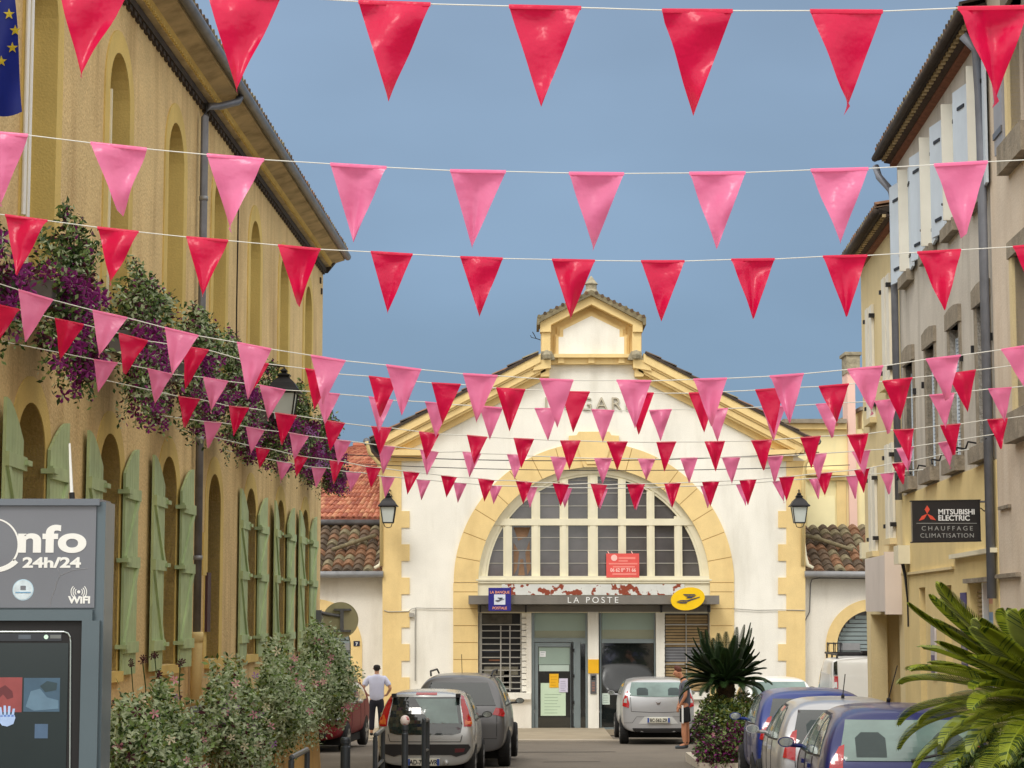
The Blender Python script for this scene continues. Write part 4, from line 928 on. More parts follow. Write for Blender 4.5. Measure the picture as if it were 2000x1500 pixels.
mb.tube([at(1940 + 9 * math.cos(a), 1007 + 10 * math.sin(a), SY) for a in [i * .5 for i in range(13)]], .008, M_iron, 5); mb.build('mounting_bracket', hs_)
# --- pale yellow house further on
yh = thing('pale_yellow_house', 'pale yellow house with narrow closed shutters at the far end of the right side', 'house', F.p(SR(38), .5, 0))
sC = SR(40.8); ZE = Z0 + 6.65; sB2 = sB + .004
hs = [rect(SR(36.3), sC - .6, -.8, Z0 - .0)]
mb = MB(); mb.prism(F, rect(sB2, sC, -1, ZE), -.3, 0, M_yel, hs)
mb.hexa([F.p(sB2, -1, -8), F.p(sC, -1, -8), F.p(sC, -1, -.9), F.p(sB2, -1, -.9), F.p(sB2, ZE, -8), F.p(sC, ZE, -8), F.p(sC, ZE, -.9), F.p(sB2, ZE, -.9)], M_yel)
mb.fbox(F, sB2, sC, 3.3, ZE, -.9, -.305, M_yel); mb.fbox(F, sC - .35, sC, -1, 3.3, -.9, -.305, M_yel)
mb.build('wall', yh)
mb = MB(); mb.fbox(F, SR(37.6), SR(38.6), -.8, Z0 - .3, -.88, -.82, M_soffit); mb.build('porch_door', yh)
eave(yh, F, sB2, sC, ZE, .32, M_tdark, 23, 1.2)
for y, h0, h1 in ((39.3, 3.6, 5.7), (36.9, 4.0, 5.9), (39.3, 1.15, 2.7), (36.9, 1.3, 2.95)):
    c = SR(y); mb = MB(); mb.fbox(F, c - .5, c + .5, Z0 + h0 - .1, Z0 + h0, -.05, .12, M_yel); f = mb.build('window_sill', yh)
    mb = MB(); mb.fbox(F, c - .42, c - .02, Z0 + h0, Z0 + h1, .004, .05, M_shc); mb.fbox(F, c + .02, c + .42, Z0 + h0, Z0 + h1, .004, .07, M_shc); sh = mb.build('shutter', f)
    mb = MB()
    for hh in (h0 + .2, h1 - .25):
        for sx in (-.45, .45): mb.fbox(F, c + sx - .05, c + sx + .05, Z0 + hh, Z0 + hh + .07, .0, .10, M_iron)
    mb.build('strap_hinge', sh)
ab = thing('awning_box', 'large pale lilac awning box above the dark porch of the pale yellow house', 'awning', F.p(SR(37.3), Z0 - .05, 0))
M_aw = mat('awning_box', (222, 212, 206), .7, .04, 2, stain=.2, stain_c=(170, 160, 156)); M_aw2 = mat('awning_side', (226, 212, 202), .7, .04, 2)
mb = MB(); mb.fbox(F, SR(36.0), SR(38.7), Z0 + .05, Z0 + 1.0, .002, .27, M_aw); mb.build('casing', ab)
mb = MB(); mb.fbox(F, SR(35.9), SR(36.0) - .002, Z0 + .0, Z0 + 1.05, .002, .28, M_aw2); mb.build('end_panel', ab)
mb = MB(); mb.fbox(F, SR(40.2), SR(40.5), Z0 + 1.05, Z0 + 1.35, .0, .15, M_cream); tag(mb.build('meter_box'), 'small white meter box at the corner of the pale yellow house', 'box')
# --- near beige house at the right edge
bh = thing('beige_house', 'beige rendered house at the right edge nearest the camera', 'house', F.p(SR(22), .6, 0))
mb = MB(); sD = sA - .004; cw = SR(24.9)
mb.prism(F, rect(SR(9), sD, -1, Z0 + 8.2), -.3, .02, M_beige, [rect(cw - .5, cw + .5, Z0 + 2.4, Z0 + 4.3), rect(cw - .5, cw + .5, Z0 + 5.7, Z0 + 7.4)])
mb.hexa([F.p(SR(9), -1, -8), F.p(sD, -1, -8), F.p(sD, -1, -.305), F.p(SR(9), -1, -.305), F.p(SR(9), Z0 + 8.2, -8), F.p(sD, Z0 + 8.2, -8), F.p(sD, Z0 + 8.2, -.305), F.p(SR(9), Z0 + 8.2, -.305)], M_beige); mb.build('wall', bh)
for h0, h1 in ((2.4, 4.3), (5.7, 7.4)):
    mb = MB(); mb.fbox(F, cw - .68, cw - .5, Z0 + h0, Z0 + h1, -.1, .06, M_stone); mb.fbox(F, cw + .5, cw + .68, Z0 + h0, Z0 + h1, -.1, .06, M_yel); mb.fbox(F, cw - .75, cw + .75, Z0 + h0 - .35, Z0 + h0, -.1, .16, M_stone); mb.fbox(F, cw - .7, cw + .7, Z0 + h1, Z0 + h1 + .2, -.1, .08, M_stone)
    f = mb.build('window_surround', bh); mb = MB(); mb.fbox(F, cw - .5, cw + .5, Z0 + h0, Z0 + h1, -.25, -.2, M_glass); mb.build('glass', f)
    if h0 > 5: mb = MB(); mb.fbox(F, cw + .7, cw + 1.25, Z0 + h0, Z0 + h1, .03, .09, M_shg); mb.fbox(F, cw + .7, cw + 1.25, Z0 + h1 - .3, Z0 + h1 - .22, .09, .11, M_zinc); mb.fbox(F, cw + .7, cw + 1.25, Z0 + h0 + .2, Z0 + h0 + .28, .09, .11, M_zinc); mb.build('shutter', f)
eave(bh, F, SR(9), sD, Z0 + 8.1, .45, M_tdark, 25)
mb = MB(); mb.fbox(F, SR(26.0), SR(26.7), Z0 + 1.3, Z0 + 1.34, .02, .06, M_stone); mb.fbox(F, SR(25.5), sD, Z0 + .45, Z0 + .5, .02, .08, M_stone); mb.build('string_course', bh)
# ================================================================ bunting
def pennant_rows(spec):
    out = []
    for L in spec.split(';'):
        v = [float(t) for t in L.split(',')]; out.append(v)
    return out
BUNT = [
 ('crimson bunting string nearest the camera, large pennants along the top of the photo', 'r', 6.6, "114,-24,253,-22,161,154;406,-8,549,-6,464,182;700,3,841,8,758,196;994,12,1135,15,1057,210;1293,20,1431,21,1359,213;1582,21,1724,22,1655,215;1870,16,2010,13,1949,200"),
 ('pale pink bunting string with large pennants, second from the top', 'p', 8.5, "-52,255,55,264,-2,400;177,279,287,291,236,418;404,302,516,312,450,452;645,320,755,327,689,470;879,333,988,335,922,480;1111,338,1219,339,1159,484;1346,338,1456,337,1401,484;1583,332,1696,329,1641,476;1824,322,1929,316,1884,460"),
 ('crimson bunting string third from the top, against the sky above the gable', 'r', 11.2, "10,420,93,431,36,540;190,444,271,453,219,560;364,463,446,470,397,581;543,479,626,487,582,596;724,492,806,497,757,612;899,502,982,505,936,618;1078,507,1162,509,1114,622;1252,510,1337,510,1292,627;1428,507,1513,506,1471,623;1607,501,1694,499,1655,617;1791,493,1877,488,1843,607;1978,482,2062,475,2035,595"),
 ('pink bunting string crossing the gable in front of the facade lettering', 'p', 13.7, "36,566,104,586,48,667;181,606,249,621,195,700;322,640,388,656,337,738;463,669,530,682,485,780;607,694,675,705,631,790;754,713,823,722,784,811;904,730,972,734,931,826;1054,740,1120,743,1089,835;1204,743,1272,744,1240,838;1354,741,1420,739,1390,832;1503,735,1570,730,1543,826;1655,722,1725,715,1702,811;1808,702,1876,694,1852,780;1955,683,2025,672,2005,760"),
 ('crimson bunting string just behind the pink one over the facade lettering', 'r', 16.0, "-25,590,39,605,-5,672;107,622,164,634,114,705;232,651,289,666,243,730;357,676,408,684,361,759;474,703,525,711,486,779;596,720,652,730,614,800;720,735,777,742,742,815;843,748,900,751,864,829;969,758,1026,761,995,843;1096,765,1152,766,1119,846;1222,767,1277,768,1248,848;1345,768,1400,766,1376,846;1475,762,1530,758,1512,850;1599,755,1658,750,1634,832;1723,745,1782,738,1760,818;1850,731,1906,723,1892,805"),
 ('pink bunting string sixth from the top, at the level under the facade lettering', 'p', 19.2, "183,702,230,709,192,768;288,720,336,731,303,788;397,737,446,745,413,808;507,752,558,762,523,822;615,765,664,770,635,832;720,775,768,782,740,846;830,785,880,790,851,855;936,793,982,797,957,859;1044,798,1092,798,1070,862;1155,800,1200,802,1177,865;1268,802,1312,800,1290,862;1378,800,1422,798,1401,862;1488,795,1535,793,1512,860;1593,790,1640,787,1625,855;1708,784,1755,779,1737,846;1815,772,1864,768,1849,836;1930,760,1976,757,1963,825"),
 ('crimson bunting string crossing the top of the yellow arch', 'r', 22.3, "348,774,391,780,359,834;447,793,487,797,457,853;537,806,580,812,549,868;632,820,674,827,644,882;725,833,765,836,742,890;818,843,858,848,832,900;912,850,952,854,926,908;1003,856,1043,858,1018,915;1094,861,1134,861,1112,918;1185,863,1226,863,1206,918;1282,864,1321,863,1298,920;1376,863,1416,862,1398,922;1467,861,1508,859,1492,918;1563,855,1603,852,1586,913;1654,850,1696,847,1680,908;1744,840,1785,838,1774,900;1836,831,1876,828,1865,888;1928,820,1968,817,1955,877"),
 ('small pink bunting string at the head of the arched window', 'p', 25.7, "398,823,434,826,405,874;480,833,517,840,490,888;565,845,604,852,574,898;651,858,686,862,660,910;737,869,772,873,748,925;820,878,857,883,834,929;903,882,940,886,917,933;990,887,1025,890,1005,937;1075,892,1110,894,1090,942;1160,895,1196,895,1177,945;1245,896,1280,897,1262,940;1328,895,1363,894,1346,943;1410,894,1446,893,1430,946;1497,892,1530,890,1514,942;1580,888,1615,885,1600,938;1663,882,1700,879,1688,930;1750,876,1785,872,1773,925;1832,865,1865,860,1857,915"),
 ('small crimson bunting string across the upper panes of the arched window', 'r', 28.2, "499,873,528,877,507,918;573,888,602,893,579,931;643,898,672,902,652,946;714,911,745,914,724,955;787,920,820,923,796,967;861,928,893,932,872,973;933,934,966,938,946,980;1007,939,1040,942,1022,985;1079,943,1112,946,1095,989;1153,944,1186,947,1168,992;1224,945,1260,945,1240,995;1297,944,1330,943,1313,992;1371,941,1405,940,1388,990;1444,938,1478,936,1461,986;1521,932,1552,930,1537,980;1593,925,1626,922,1611,970;1668,918,1699,914,1688,962;1742,905,1770,902,1763,946"),
 ('smallest pink bunting string, farthest from the camera', 'p', 32.3, "540,900,570,905,549,943;608,912,638,914,617,953;675,921,706,923,685,960;744,930,772,932,752,975;813,936,841,938,823,977;885,942,912,944,894,982;954,948,981,949,964,985;1023,950,1050,951,1035,992;1090,952,1118,953,1103,993;1161,953,1188,954,1172,995;1231,953,1258,953,1243,996;1298,951,1325,950,1311,994;1368,949,1395,948,1383,992;1437,946,1463,944,1456,989;1508,940,1534,938,1531,983;1580,935,1606,933,1598,975;1652,930,1678,928,1671,974;1719,925,1747,922,1737,965"),
]
for bi, (lab, col, Y, spec) in enumerate(BUNT):
    fl = pennant_rows(spec); m = M_red if col == 'r' else M_pink; rnd = random.Random(50 + bi)
    mid = at((fl[len(fl) // 2][0] + fl[len(fl) // 2][2]) / 2, fl[len(fl) // 2][1], Y)
    root = thing('bunting', lab, 'bunting', mid, 0, 'bunting strings across the street')
    rope = []
    x0, y0, x1, y1 = fl[0][0], fl[0][1], fl[1][0], fl[1][1]
    xl = (-5.28 + LB * Y) * FPX / Y + 1000; xr = (4.98 + RB * Y) * FPX / Y + 1000
    if xl < x0 - 4: rope.append((xl, y0 + (y1 - y0) / (x1 - x0) * (xl - x0) * 1.15))
    for f in fl: rope += [(f[0], f[1]), ((f[0] + f[2]) / 2, (f[1] + f[3]) / 2 + .3), (f[2], f[3])]
    a, b = fl[-2], fl[-1]
    if xr > b[2] + 4: rope.append((xr, b[3] + (b[1] - a[1]) / (b[0] - a[0]) * (xr - b[2]) * 1.15))
    # insert sag points between flags
    R2 = []
    for p, q in zip(rope, rope[1:]): R2 += [p, ((p[0] + q[0]) / 2, (p[1] + q[1]) / 2 + (.0))]
    R2.append(rope[-1])
    mb = MB(); mb.tube([at(x, y, Y) for x, y in R2], max(.0022, .00024 * Y), M_cord, 5); mb.build('cord', root)
    for f in fl:
        TL, TR, TP = at(f[0], f[1], Y), at(f[2], f[3], Y), at(f[4], f[5], Y); w = (TR - TL).length
        n = 10; ph = rnd.uniform(0, 6.28); ph2 = rnd.uniform(0, 6.28); amp = rnd.uniform(.008, .026); curl = rnd.choice((-.13, -.05, .0, .04, .12)) * w / .22 ; crease = rnd.uniform(.3, .7); ca = rnd.uniform(-.045, .045); swing = rnd.uniform(-.05, .05)
        rows = []
        for i in range(n + 1):
            v = i / n; A = TL.lerp(TP, v); B = TR.lerp(TP, v); row = []
            for j in range(9):
                u = j / 8; P = A.lerp(B, u)
                dy = amp * math.sin(u * 5 + ph + v * 2) * (1 - v) + amp * .5 * math.sin(v * 9 + ph2 + u * 3) + curl * v * v * (u - .5) + ca * max(0, 1 - abs(u - crease) / .35) * (1 - v) ** .5 * v ** .3 * 1.5 + swing * v
                if v < .02: dy = 0
                P = P + Vector((0, dy, 0)); row.append(P)
            rows.append(row)
        mb = MB(); mb.grid(rows, m)
        hem = []    # folded hem around the cord
        for (dz, dy) in ((.003, .004), (.006, -.001), (.002, -.005), (-.009, -.004)): hem.append([TL.lerp(TR, j / 8) + Vector((0, dy, dz)) for j in range(9)])
        mb.grid(hem, m); mb.build('pennant', root, smooth=True, recalc=False)
# a few overhead cables
oc = thing('overhead_cable', 'thin dark utility cable crossing between the houses in front of the facade', 'cable', (0, 52, CZ + 2.6))
mb = MB(); mb.tube([at(x, 882 - 0 + 18 * (1 - ((x - 1100) / 520) ** 2), 50) for x in range(640, 1640, 40)], .011, M_iron, 5); mb.build('wire', oc)
mb = MB(); mb.tube([at(x, 905 + 14 * (1 - ((x - 1200) / 520) ** 2), 53) for x in range(700, 1700, 40)], .010, M_iron, 5); mb.build('wire', oc)

# ================================================================ foliage
def leaves(mb, pts, mats, weights, size, rnd, droop=0.0, aspect=.45):
    tot = sum(weights)
    for p in pts:
        r = rnd.uniform(0, tot); k = 0
        while r > weights[k]: r -= weights[k]; k += 1
        s = size * rnd.uniform(.6, 1.35); d = Vector((rnd.gauss(0, 1), rnd.gauss(0, 1), rnd.gauss(0, .8) - droop)).normalized()
        n = d.cross(Vector((rnd.gauss(0, 1), rnd.gauss(0, 1), rnd.gauss(0, 1)))).normalized(); p = Vector(p)
        a = p; b = p + d * s * .5 + n * s * aspect * .5; c = p + d * s; e = p + d * s * .5 - n * s * aspect * .5 
        mb.face([a, b, c, e], mats[k])
def blob(c, r, n, rnd, shell=.55):
    out = []
    for _ in range(n):
        v = Vector((rnd.gauss(0, 1), rnd.gauss(0, 1), rnd.gauss(0, 1))).normalized(); k = shell + (1 - shell) * rnd.random()
        out.append(Vector(c) + Vector((v.x * r[0], v.y * r[1], v.z * r[2])) * k)
    return out
def petals(mb, pts, mats, size, rnd):
    for p in pts:
        m = rnd.choice(mats); s = size * rnd.uniform(.7, 1.2); ax = Vector((rnd.uniform(-.4, .6), -1, rnd.uniform(-.4, .5))).normalized(); t = ax.cross(Vector((0, 0, 1))).normalized(); u = t.cross(ax)
        for i in range(5):
            a = i * 2 * math.pi / 5 + rnd.uniform(-.2, .2); d = t * math.cos(a) + u * math.sin(a); e = t * math.cos(a + .9) + u * math.sin(a + .9); g = t * math.cos(a - .9) + u * math.sin(a - .9)
            mb.face([p, p + (d + g * .5) * s * .35 + ax * s * .1, p + d * s * .62 + ax * s * .22, p + (d + e * .5) * s * .35 + ax * s * .1], m)
def planter(name, label, F, s0, s1, h, d, bulges, mats, wts, flow, trail, seed, group, leafs=.07, n=2600, trough_m=None, fsize=.09, nf=170, fcut=.55, push=.05):
    rnd = random.Random(seed); t = thing(name, label, 'planter', F.p((s0 + s1) / 2, h, d), 0, group)
    mb = MB(); tm = trough_m or M_zinc
    mb.hexa([F.p(s0, h, d - .11), F.p(s0, h, d + .11), F.p(s1, h, d + .11), F.p(s1, h, d - .11), F.p(s0 - .03, h + .24, d - .14), F.p(s0 - .03, h + .24, d + .14), F.p(s1 + .03, h + .24, d + .14), F.p(s1 + .03, h + .24, d - .14)], tm)
    mb.build('trough', t)
    pts = []; W_ = s1 - s0
    for (u, hh, dd, ru, rh, rd, k) in bulges:
        nsub = 26 if n > 5000 else 18
        for _ in range(nsub):     # tufts scattered through the bulge give an uneven outline
            cq = blob((0, 0, 0), (ru * .82, rd * .8, rh * .8), 1, rnd, .25)[0]; rr = rnd.uniform(.12, .28)
            for q in blob(cq, (rr * 1.2, rr, rr * rnd.uniform(.7, 1.5)), int(n * k / nsub), rnd, .3): pts.append(F.p(s0 + u * W_ + q.x, h + hh + q.z, max(.03, d + dd + q.y)))
        for _ in range(14):       # sprigs poking out of the top
            x = rnd.uniform(-ru, ru) * .8; L = rnd.uniform(.08, .24); lean = rnd.uniform(-.5, .5)
            for j in range(12): pts.append(F.p(s0 + u * W_ + x + lean * L * j / 12, h + hh + rh * .75 + L * j / 12, max(.03, d + dd + rnd.gauss(0, .02))))
    mb = MB(); leaves(mb, pts, mats, wts, leafs, rnd, .2)
    for _ in range(trail):   # trailing strands
        x = s0 + rnd.random() * W_; L = rnd.uniform(.25, .8); dd = d + rnd.uniform(-.05, .3); hh = h + rnd.uniform(-.1, .3)
        for j in range(int(L / .025)):
            p = F.p(x + rnd.gauss(0, .03), hh - j * .025, max(.03, dd + rnd.gauss(0, .03))); leaves(mb, [p], mats, wts, leafs * .8, rnd, .8)
    mb.build('foliage', t, recalc=False)
    if flow:
        mb = MB(); fp = [p for p in rnd.sample(pts, min(len(pts), nf)) if math.sin(p.y * 5.1 + seed) + math.sin(p.z * 7.3 + seed * 2) > -.55]; fp = [p + Vector((push, -push * 1.4, 0)) for p in fp if p.z < h + fcut]
        petals(mb, fp, flow, fsize, rnd); mb.build('flowers', t, recalc=False)
    return t
names = ['leftmost window box of purple petunias, only its trailing right end in the photo', 'big window box of purple petunias and dark green leaves nearest the left edge', 'window box of purple petunias under silvery foliage, left of the downpipe', 'purple window box with silver foliage hanging just left of the downpipe', 'window box of petunias behind the downpipe, left of the big lantern', 'window box of purple petunias hanging below the big black lantern', 'last window box of purple petunias at the far corner of the town hall']
boxes = [(16.8, 6.15), (20.3, 6.15), (23.8, 6.15), (27.2, 6.2), (30.7, 6.25), (34.2, 6.3), (38.3, 6.35), (42.0, 6.35)]
names = names[:6] + ['second last window box of dark petunias between lantern and far corner', names[6]]
for i, (Yc, h) in enumerate(boxes):
    s = S(Yc); g = [(.5, .28, .05, 1.3, .36, .30, .36), (.2, -.2, .2, .6, .5, .26, .2), (.72, -.26, .2, .55, .56, .26, .24), (.3 + .4 * (i % 2), .66, .05, .62, .36, .3, .26)]
    if i in (2, 3): g.append((.6, .6, .14, .66, .3, .3, .3))
    silver = 3.5 if i in (2, 3, 4) else 1.0
    planter('window_box', names[i], FL, s - .75, s + .75, h - .1, .34, g, [M_leafd, M_leafm, M_leafs, M_maroon, M_purple], [3.6, 2.6, silver * 1.1, .8, .6], [M_purple, M_purple, M_purple, M_petl if i == 6 else M_purple, M_maroon], 46, 300 + i, 'flower boxes under the town hall windows', n=4400, nf=620, fsize=.12, fcut=.36)
M_grt2 = mat('galvanised_trough', (132, 136, 140), .5, .08, 4, metal=.3)
low = [('terrace_planter', 'metal trough overflowing with silvery foliage at the far end of the terrace wall', 29.6, 31.4, .20, [(.45, .45, .1, 1.0, .5, .42, .40), (.95, .12, .38, .55, .5, .34, .25), (.98, -.05, .32, .3, .55, .22, .15), (.2, .2, .1, .5, .35, .35, .12)], 6),
       ('terrace_planter', 'second trough of grey green trailing plants with pink flowers on the terrace wall', 26.0, 28.2, .16, [(.5, .36, .0, 1.3, .44, .40, .45), (.35, -.1, .25, .55, .45, .26, .2), (.9, -.1, .28, .4, .45, .25, .18)], 7),
       ('terrace_planter', 'third trough of mixed green and lilac planting on the terrace wall', 22.2, 24.6, .12, [(.5, .26, .0, 1.45, .42, .42, .45), (.4, -.2, .25, .9, .45, .28, .3), (.85, -.45, .2, .4, .4, .2, .12)], 5),
       ('terrace_planter', 'nearest overflowing trough of green and lilac planting beside the information kiosk', 17.9, 20.6, .06, [(.5, .20, .0, 1.7, .38, .42, .42), (.5, -.3, .25, 1.4, .6, .3, .4), (.1, -.35, .2, .7, .5, .3, .2)], 3.4)]
for i, (nm, lb, y0, y1, hh, g, sv) in enumerate(low):
    g = g + [(.0, .12, .16, .7, .42, .30, .28), (.5, -.05, .22, 1.0, .36, .2, .25)]
    fl_ = [M_petp, M_petw, M_petp] if i < 2 else [M_petl, M_maroon, M_petp, M_petw]
    planter(nm, lb, FT, S(y0), S(y1), ZT + hh - .02, .0, g, [M_leafd, M_leafm, M_leafs, M_leafy, M_maroon], [1.2, 2.4, sv, .6, .08 if i < 2 else .3], fl_, 110, 400 + i, 'planters on the terrace wall', leafs=.062, n=15000, trough_m=M_grt2, fsize=.10 if i < 2 else .075, nf=40 if i < 2 else 110, fcut=.75, push=.13)
# tall burgundy flower stalks beside the kiosk
bt = thing('flower_stalks', 'thin stalks with dark burgundy flower heads rising between kiosk and planters', 'plant', FT.p(S(20.5), ZT, .1), 0); rnd = random.Random(5)
mb = MB(); hd = []
for (x, y, yb) in ((256, 1296, 1440), (302, 1280, 1420), (312, 1322, 1430), (318, 1335, 1425), (213, 1375, 1480), (216, 1400, 1490), (278, 1288, 1400), (352, 1294, 1400)):
    Y = rnd.uniform(19.5, 21); p = at(x, y, Y); q = at(x + rnd.uniform(-8, 8), yb, Y); mb.tube([q, q.lerp(p, .5) + Vector((rnd.uniform(-.03, .03), 0, 0)), p], .006, M_leafd, 4); hd.append(p)
mb.build('stalks', bt)
mb = MB()
for p in hd: petals(mb, blob(p, (.03, .03, .035), 5, rnd), [M_maroon], .05, rnd)
mb.build('flower_heads', bt, recalc=False)
# ================================================================ cycads
def frond(mb, base, direc, L, rise, droop, nl, ll, rnd, mats, lw=.012, fwd=.75, hor=.55):
    d = Vector((direc[0], direc[1], 0)).normalized(); pts = []
    for i in range(nl + 1):
        t = i / nl; pts.append(Vector(base) + d * L * (math.sin(t * 1.35) / math.sin(1.35)) * math.cos(rise * hor) + Vector((0, 0, L * (math.sin(rise) * t - droop * t * t))))
    mb.tube(pts, [.012 * (1 - .75 * i / nl) * (L / .9) for i in range(nl + 1)], mats[0], 5, cap=False)
    for i in range(2, nl):
        t = i / nl; p = pts[i]; tg = (pts[i + 1] - pts[i - 1]).normalized(); side = tg.cross(Vector((0, 0, 1)))
        if side.length < .1: side = tg.cross(Vector((0, 1, 0)))
        side.normalize(); up = side.cross(tg); l = ll * (math.sin(math.pi * (.12 + .86 * t)) ** .7)
        for sg in (-1, 1):
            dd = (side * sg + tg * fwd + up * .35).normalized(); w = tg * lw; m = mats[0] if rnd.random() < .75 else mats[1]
            mid = p + dd * l * .55 + up * .01; tip = p + dd * l - Vector((0, 0, l * .15))
            mb.face([p - w, p + w, mid + w * .8, tip, mid - w * .8], m)
def cycad(name, label, base, trunk_h, L, n, seed, mats, ll=.14, nl=34, el=(1.35, -.25), lw=.012, fwd=.75, hor=.55, short=0.0, dr=(.22, .35)):
    rnd = random.Random(seed); t = thing(name, label, 'palm', base); b = Vector(base)
    mb = MB(); mb.lathe(base, [(.16, -.1), (.17, 0), (.15, trunk_h * .5), (.18, trunk_h), (.10, trunk_h + .1), (0, trunk_h + .12)], M_trunk, 12)
    for i in range(90):
        a = rnd.uniform(0, 6.28); h = rnd.uniform(0, trunk_h); p = b + Vector((.15 * math.cos(a), .15 * math.sin(a), h)); mb.tube([p, p + Vector((.05 * math.cos(a), .05 * math.sin(a), .05))], .025, M_trunk, 4, r2=.01)
    mb.build('trunk', t)
    mb = MB(); top = b + Vector((0, 0, trunk_h))
    for i in range(n):
        k = i / n; a = i * 2.39996 + rnd.uniform(-.2, .2); e = el[0] + (el[1] - el[0]) * k ** 1.2 + rnd.uniform(-.12, .12)
        frond(mb, top, (math.cos(a), math.sin(a)), L * rnd.uniform(.85, 1.08) * (1 - short * k), e, dr[0] + dr[1] * k, nl, ll, rnd, mats, lw, fwd, hor)
    mb.build('fronds', t, recalc=False); return t
c0 = at(1420, 1375, 40.0)
cycad('cycad', 'dark green cycad palm standing in the planting bed before the post office', (c0.x - .03, 40.0, c0.z - .45), .80, 1.22, 90, 3, [M_frondd, M_frondd], ll=.17, nl=46, el=(1.5, .18), lw=.009, fwd=1.0, hor=.80, short=.34, dr=(.10, .42))
# the near cycad in a pot at the right edge
c1 = at(2098, 1400, 13.0)
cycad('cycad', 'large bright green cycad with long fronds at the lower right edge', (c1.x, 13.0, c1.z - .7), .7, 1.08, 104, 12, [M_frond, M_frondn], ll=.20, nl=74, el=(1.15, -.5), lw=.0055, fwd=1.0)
# shrubs: planting bed below the dark cycad
def shrub(label, blobs, mats, wts, flow, seed, n, ls=.07, nf=60, fs=.1):
    rnd = random.Random(seed); c = Vector(blobs[0][0]); t = thing('shrub', label, 'shrub', (c.x, c.y, gz(c.y)))
    pts = []
    for (c_, r, k) in blobs: pts += blob(c_, r, int(n * k), rnd, .5)
    pts = [p for p in pts if p.z > gz(p.y)]
    mb = MB(); leaves(mb, pts, mats, wts, ls, rnd, 0); mb.build('foliage', t, recalc=False)
    mb = MB(); mb.tube([(c.x, c.y, gz(c.y)), (c.x + .02, c.y, c.z)], .04, M_trunk, 6, r2=.015)
    for a in range(5): mb.tube([(c.x, c.y, gz(c.y) + .1), (c.x + .3 * math.cos(a * 1.3), c.y + .3 * math.sin(a * 1.3), c.z + .1)], .02, M_trunk, 5, r2=.006)
    mb.build('stems', t)
    if flow: mb = MB(); petals(mb, [p + Vector((-.02, -.05, 0)) for p in rnd.sample(pts, nf)], flow, fs, rnd); mb.build('flowers', t, recalc=False)
    return t
g = lambda x, y, Y: tuple(at(x, y, Y))
shrub('yellow green bushy shrub under the dark cycad', [(g(1425, 1405, 39.6), (.62, .5, .35), .5), (g(1400, 1385, 39.8), (.35, .4, .3), .2), (g(1455, 1395, 39.9), (.4, .4, .45), .3)], [M_leafd, M_leafm, M_leafy, M_leafs], [2, 2, 3, 1], [M_petw], 61, 6500, nf=14, ls=.08)
shrub('purple flowered low shrub at the left foot of the planting bed', [(g(1385, 1445, 39.3), (.3, .35, .45), .6), (g(1372, 1420, 39.3), (.22, .3, .3), .4)], [M_leafd, M_leafm, M_maroon, M_petl], [2, 2, 2, .6], [M_petl, M_petw, M_petp], 62, 2600, nf=26, fs=.07)
shrub('magenta flowering shrub with pale pink blooms beside the parked blue car', [(g(1405, 1470, 38.7), (.45, .35, .38), .6), (g(1440, 1450, 38.9), (.4, .35, .4), .4)], [M_leafd, M_leafm, M_purple, M_maroon], [2.2, 1.5, 1.6, 1.6], [M_petp, M_petw], 63, 4200, nf=28, fs=.08)
shrub('dark leafy shrub with small pale buds at the foot of the near cycad', [(g(2010, 1500, 12.6), (.42, .3, .25), .6), (g(1950, 1520, 12.6), (.3, .3, .16), .4)], [M_leafd, M_frondd, M_leafm], [3, 2, 1], [M_petw], 64, 6000, ls=.045, nf=50, fs=.035)
kb = MB(); kb.box(3.35, 4.9, 38.5, 41.5, gz(40) - .2, gz(38) + .1, M_kerb); tag(kb.build('planting_bed_kerb'), kind='structure')
kb = MB(); kb.box(3.45, 4.78, 38.6, 41.4, gz(40) - .1, gz(38) + .13, mat('bed_soil', (74, 56, 40), .95, .3, 8, .6, 20)); tag(kb.build('bed_soil'), kind='structure')
# ================================================================ kiosk
KY = 10.5; FK = Frame((0, KY, 0), (1, 0, 0), (0, -1, 0)); kw = KY / FPX
k = thing('information_kiosk', 'grey freestanding information kiosk with touch screen and white lettering', 'kiosk', (-2.5, KY + .1, gz(KY)))
M_kg = mat('kiosk_grey', (104, 112, 122), .45, .04, 3, coat=.1); M_kd = mat('kiosk_teal_grey', (84, 100, 108), .4, .04, 3, coat=.2); M_kp = mat('kiosk_panel', (112, 116, 124), .4, .04, 3, coat=.2)
XL = -175
mb = MB(); mb.pbox(FK, XL, 188, 980, 1900, -.24, 0, M_kd); mb.build('cabinet', k)
mb = MB(); mb.pbox(FK, XL - 8, 194, 974, 987, -.27, .03, M_kg); mb.build('top_cap', k)
mb = MB(); mb.pbox(FK, XL + 8, 184, 988, 1187, .002, .012, M_kp); mb.build('header_panel', k)
mb = MB()
for r_ in ((XL + 8, 180, 1191, 1212), (160, 180, 1212, 1900)): mb.pbox(FK, *r_[:2], r_[2], r_[3], .002, .035, M_kd)
mb.pbox(FK, XL + 8, XL + 28, 1212, 1900, .002, .035, M_kd); mb.build('screen_frame', k)
mb = MB(); mb.pbox(FK, XL + 28, 160, 1212, 1900, .002, .012, M_black); mb.build('bezel', k)
mb = MB(); M_alu = mat('brushed_trim', (176, 186, 184), .3, .05, 4, metal=.6)
mb.tube([FK.p(*FK.px(x, y, .018), .018) for x, y in [(XL + 36, 1234), (125, 1234), (133, 1237), (137, 1244), (138, 1252), (134, 1900)]], .0042, M_alu, 6); mb.build('metal_trim', k)
M_scr = mat('screen_dark', (34, 44, 46), .15, .1, 2, emit=((34, 44, 46), .25)); mb = MB(); mb.pbox(FK, XL + 40, 120, 1256, 1880, .012, .016, M_scr); scr = mb.build('screen', k)
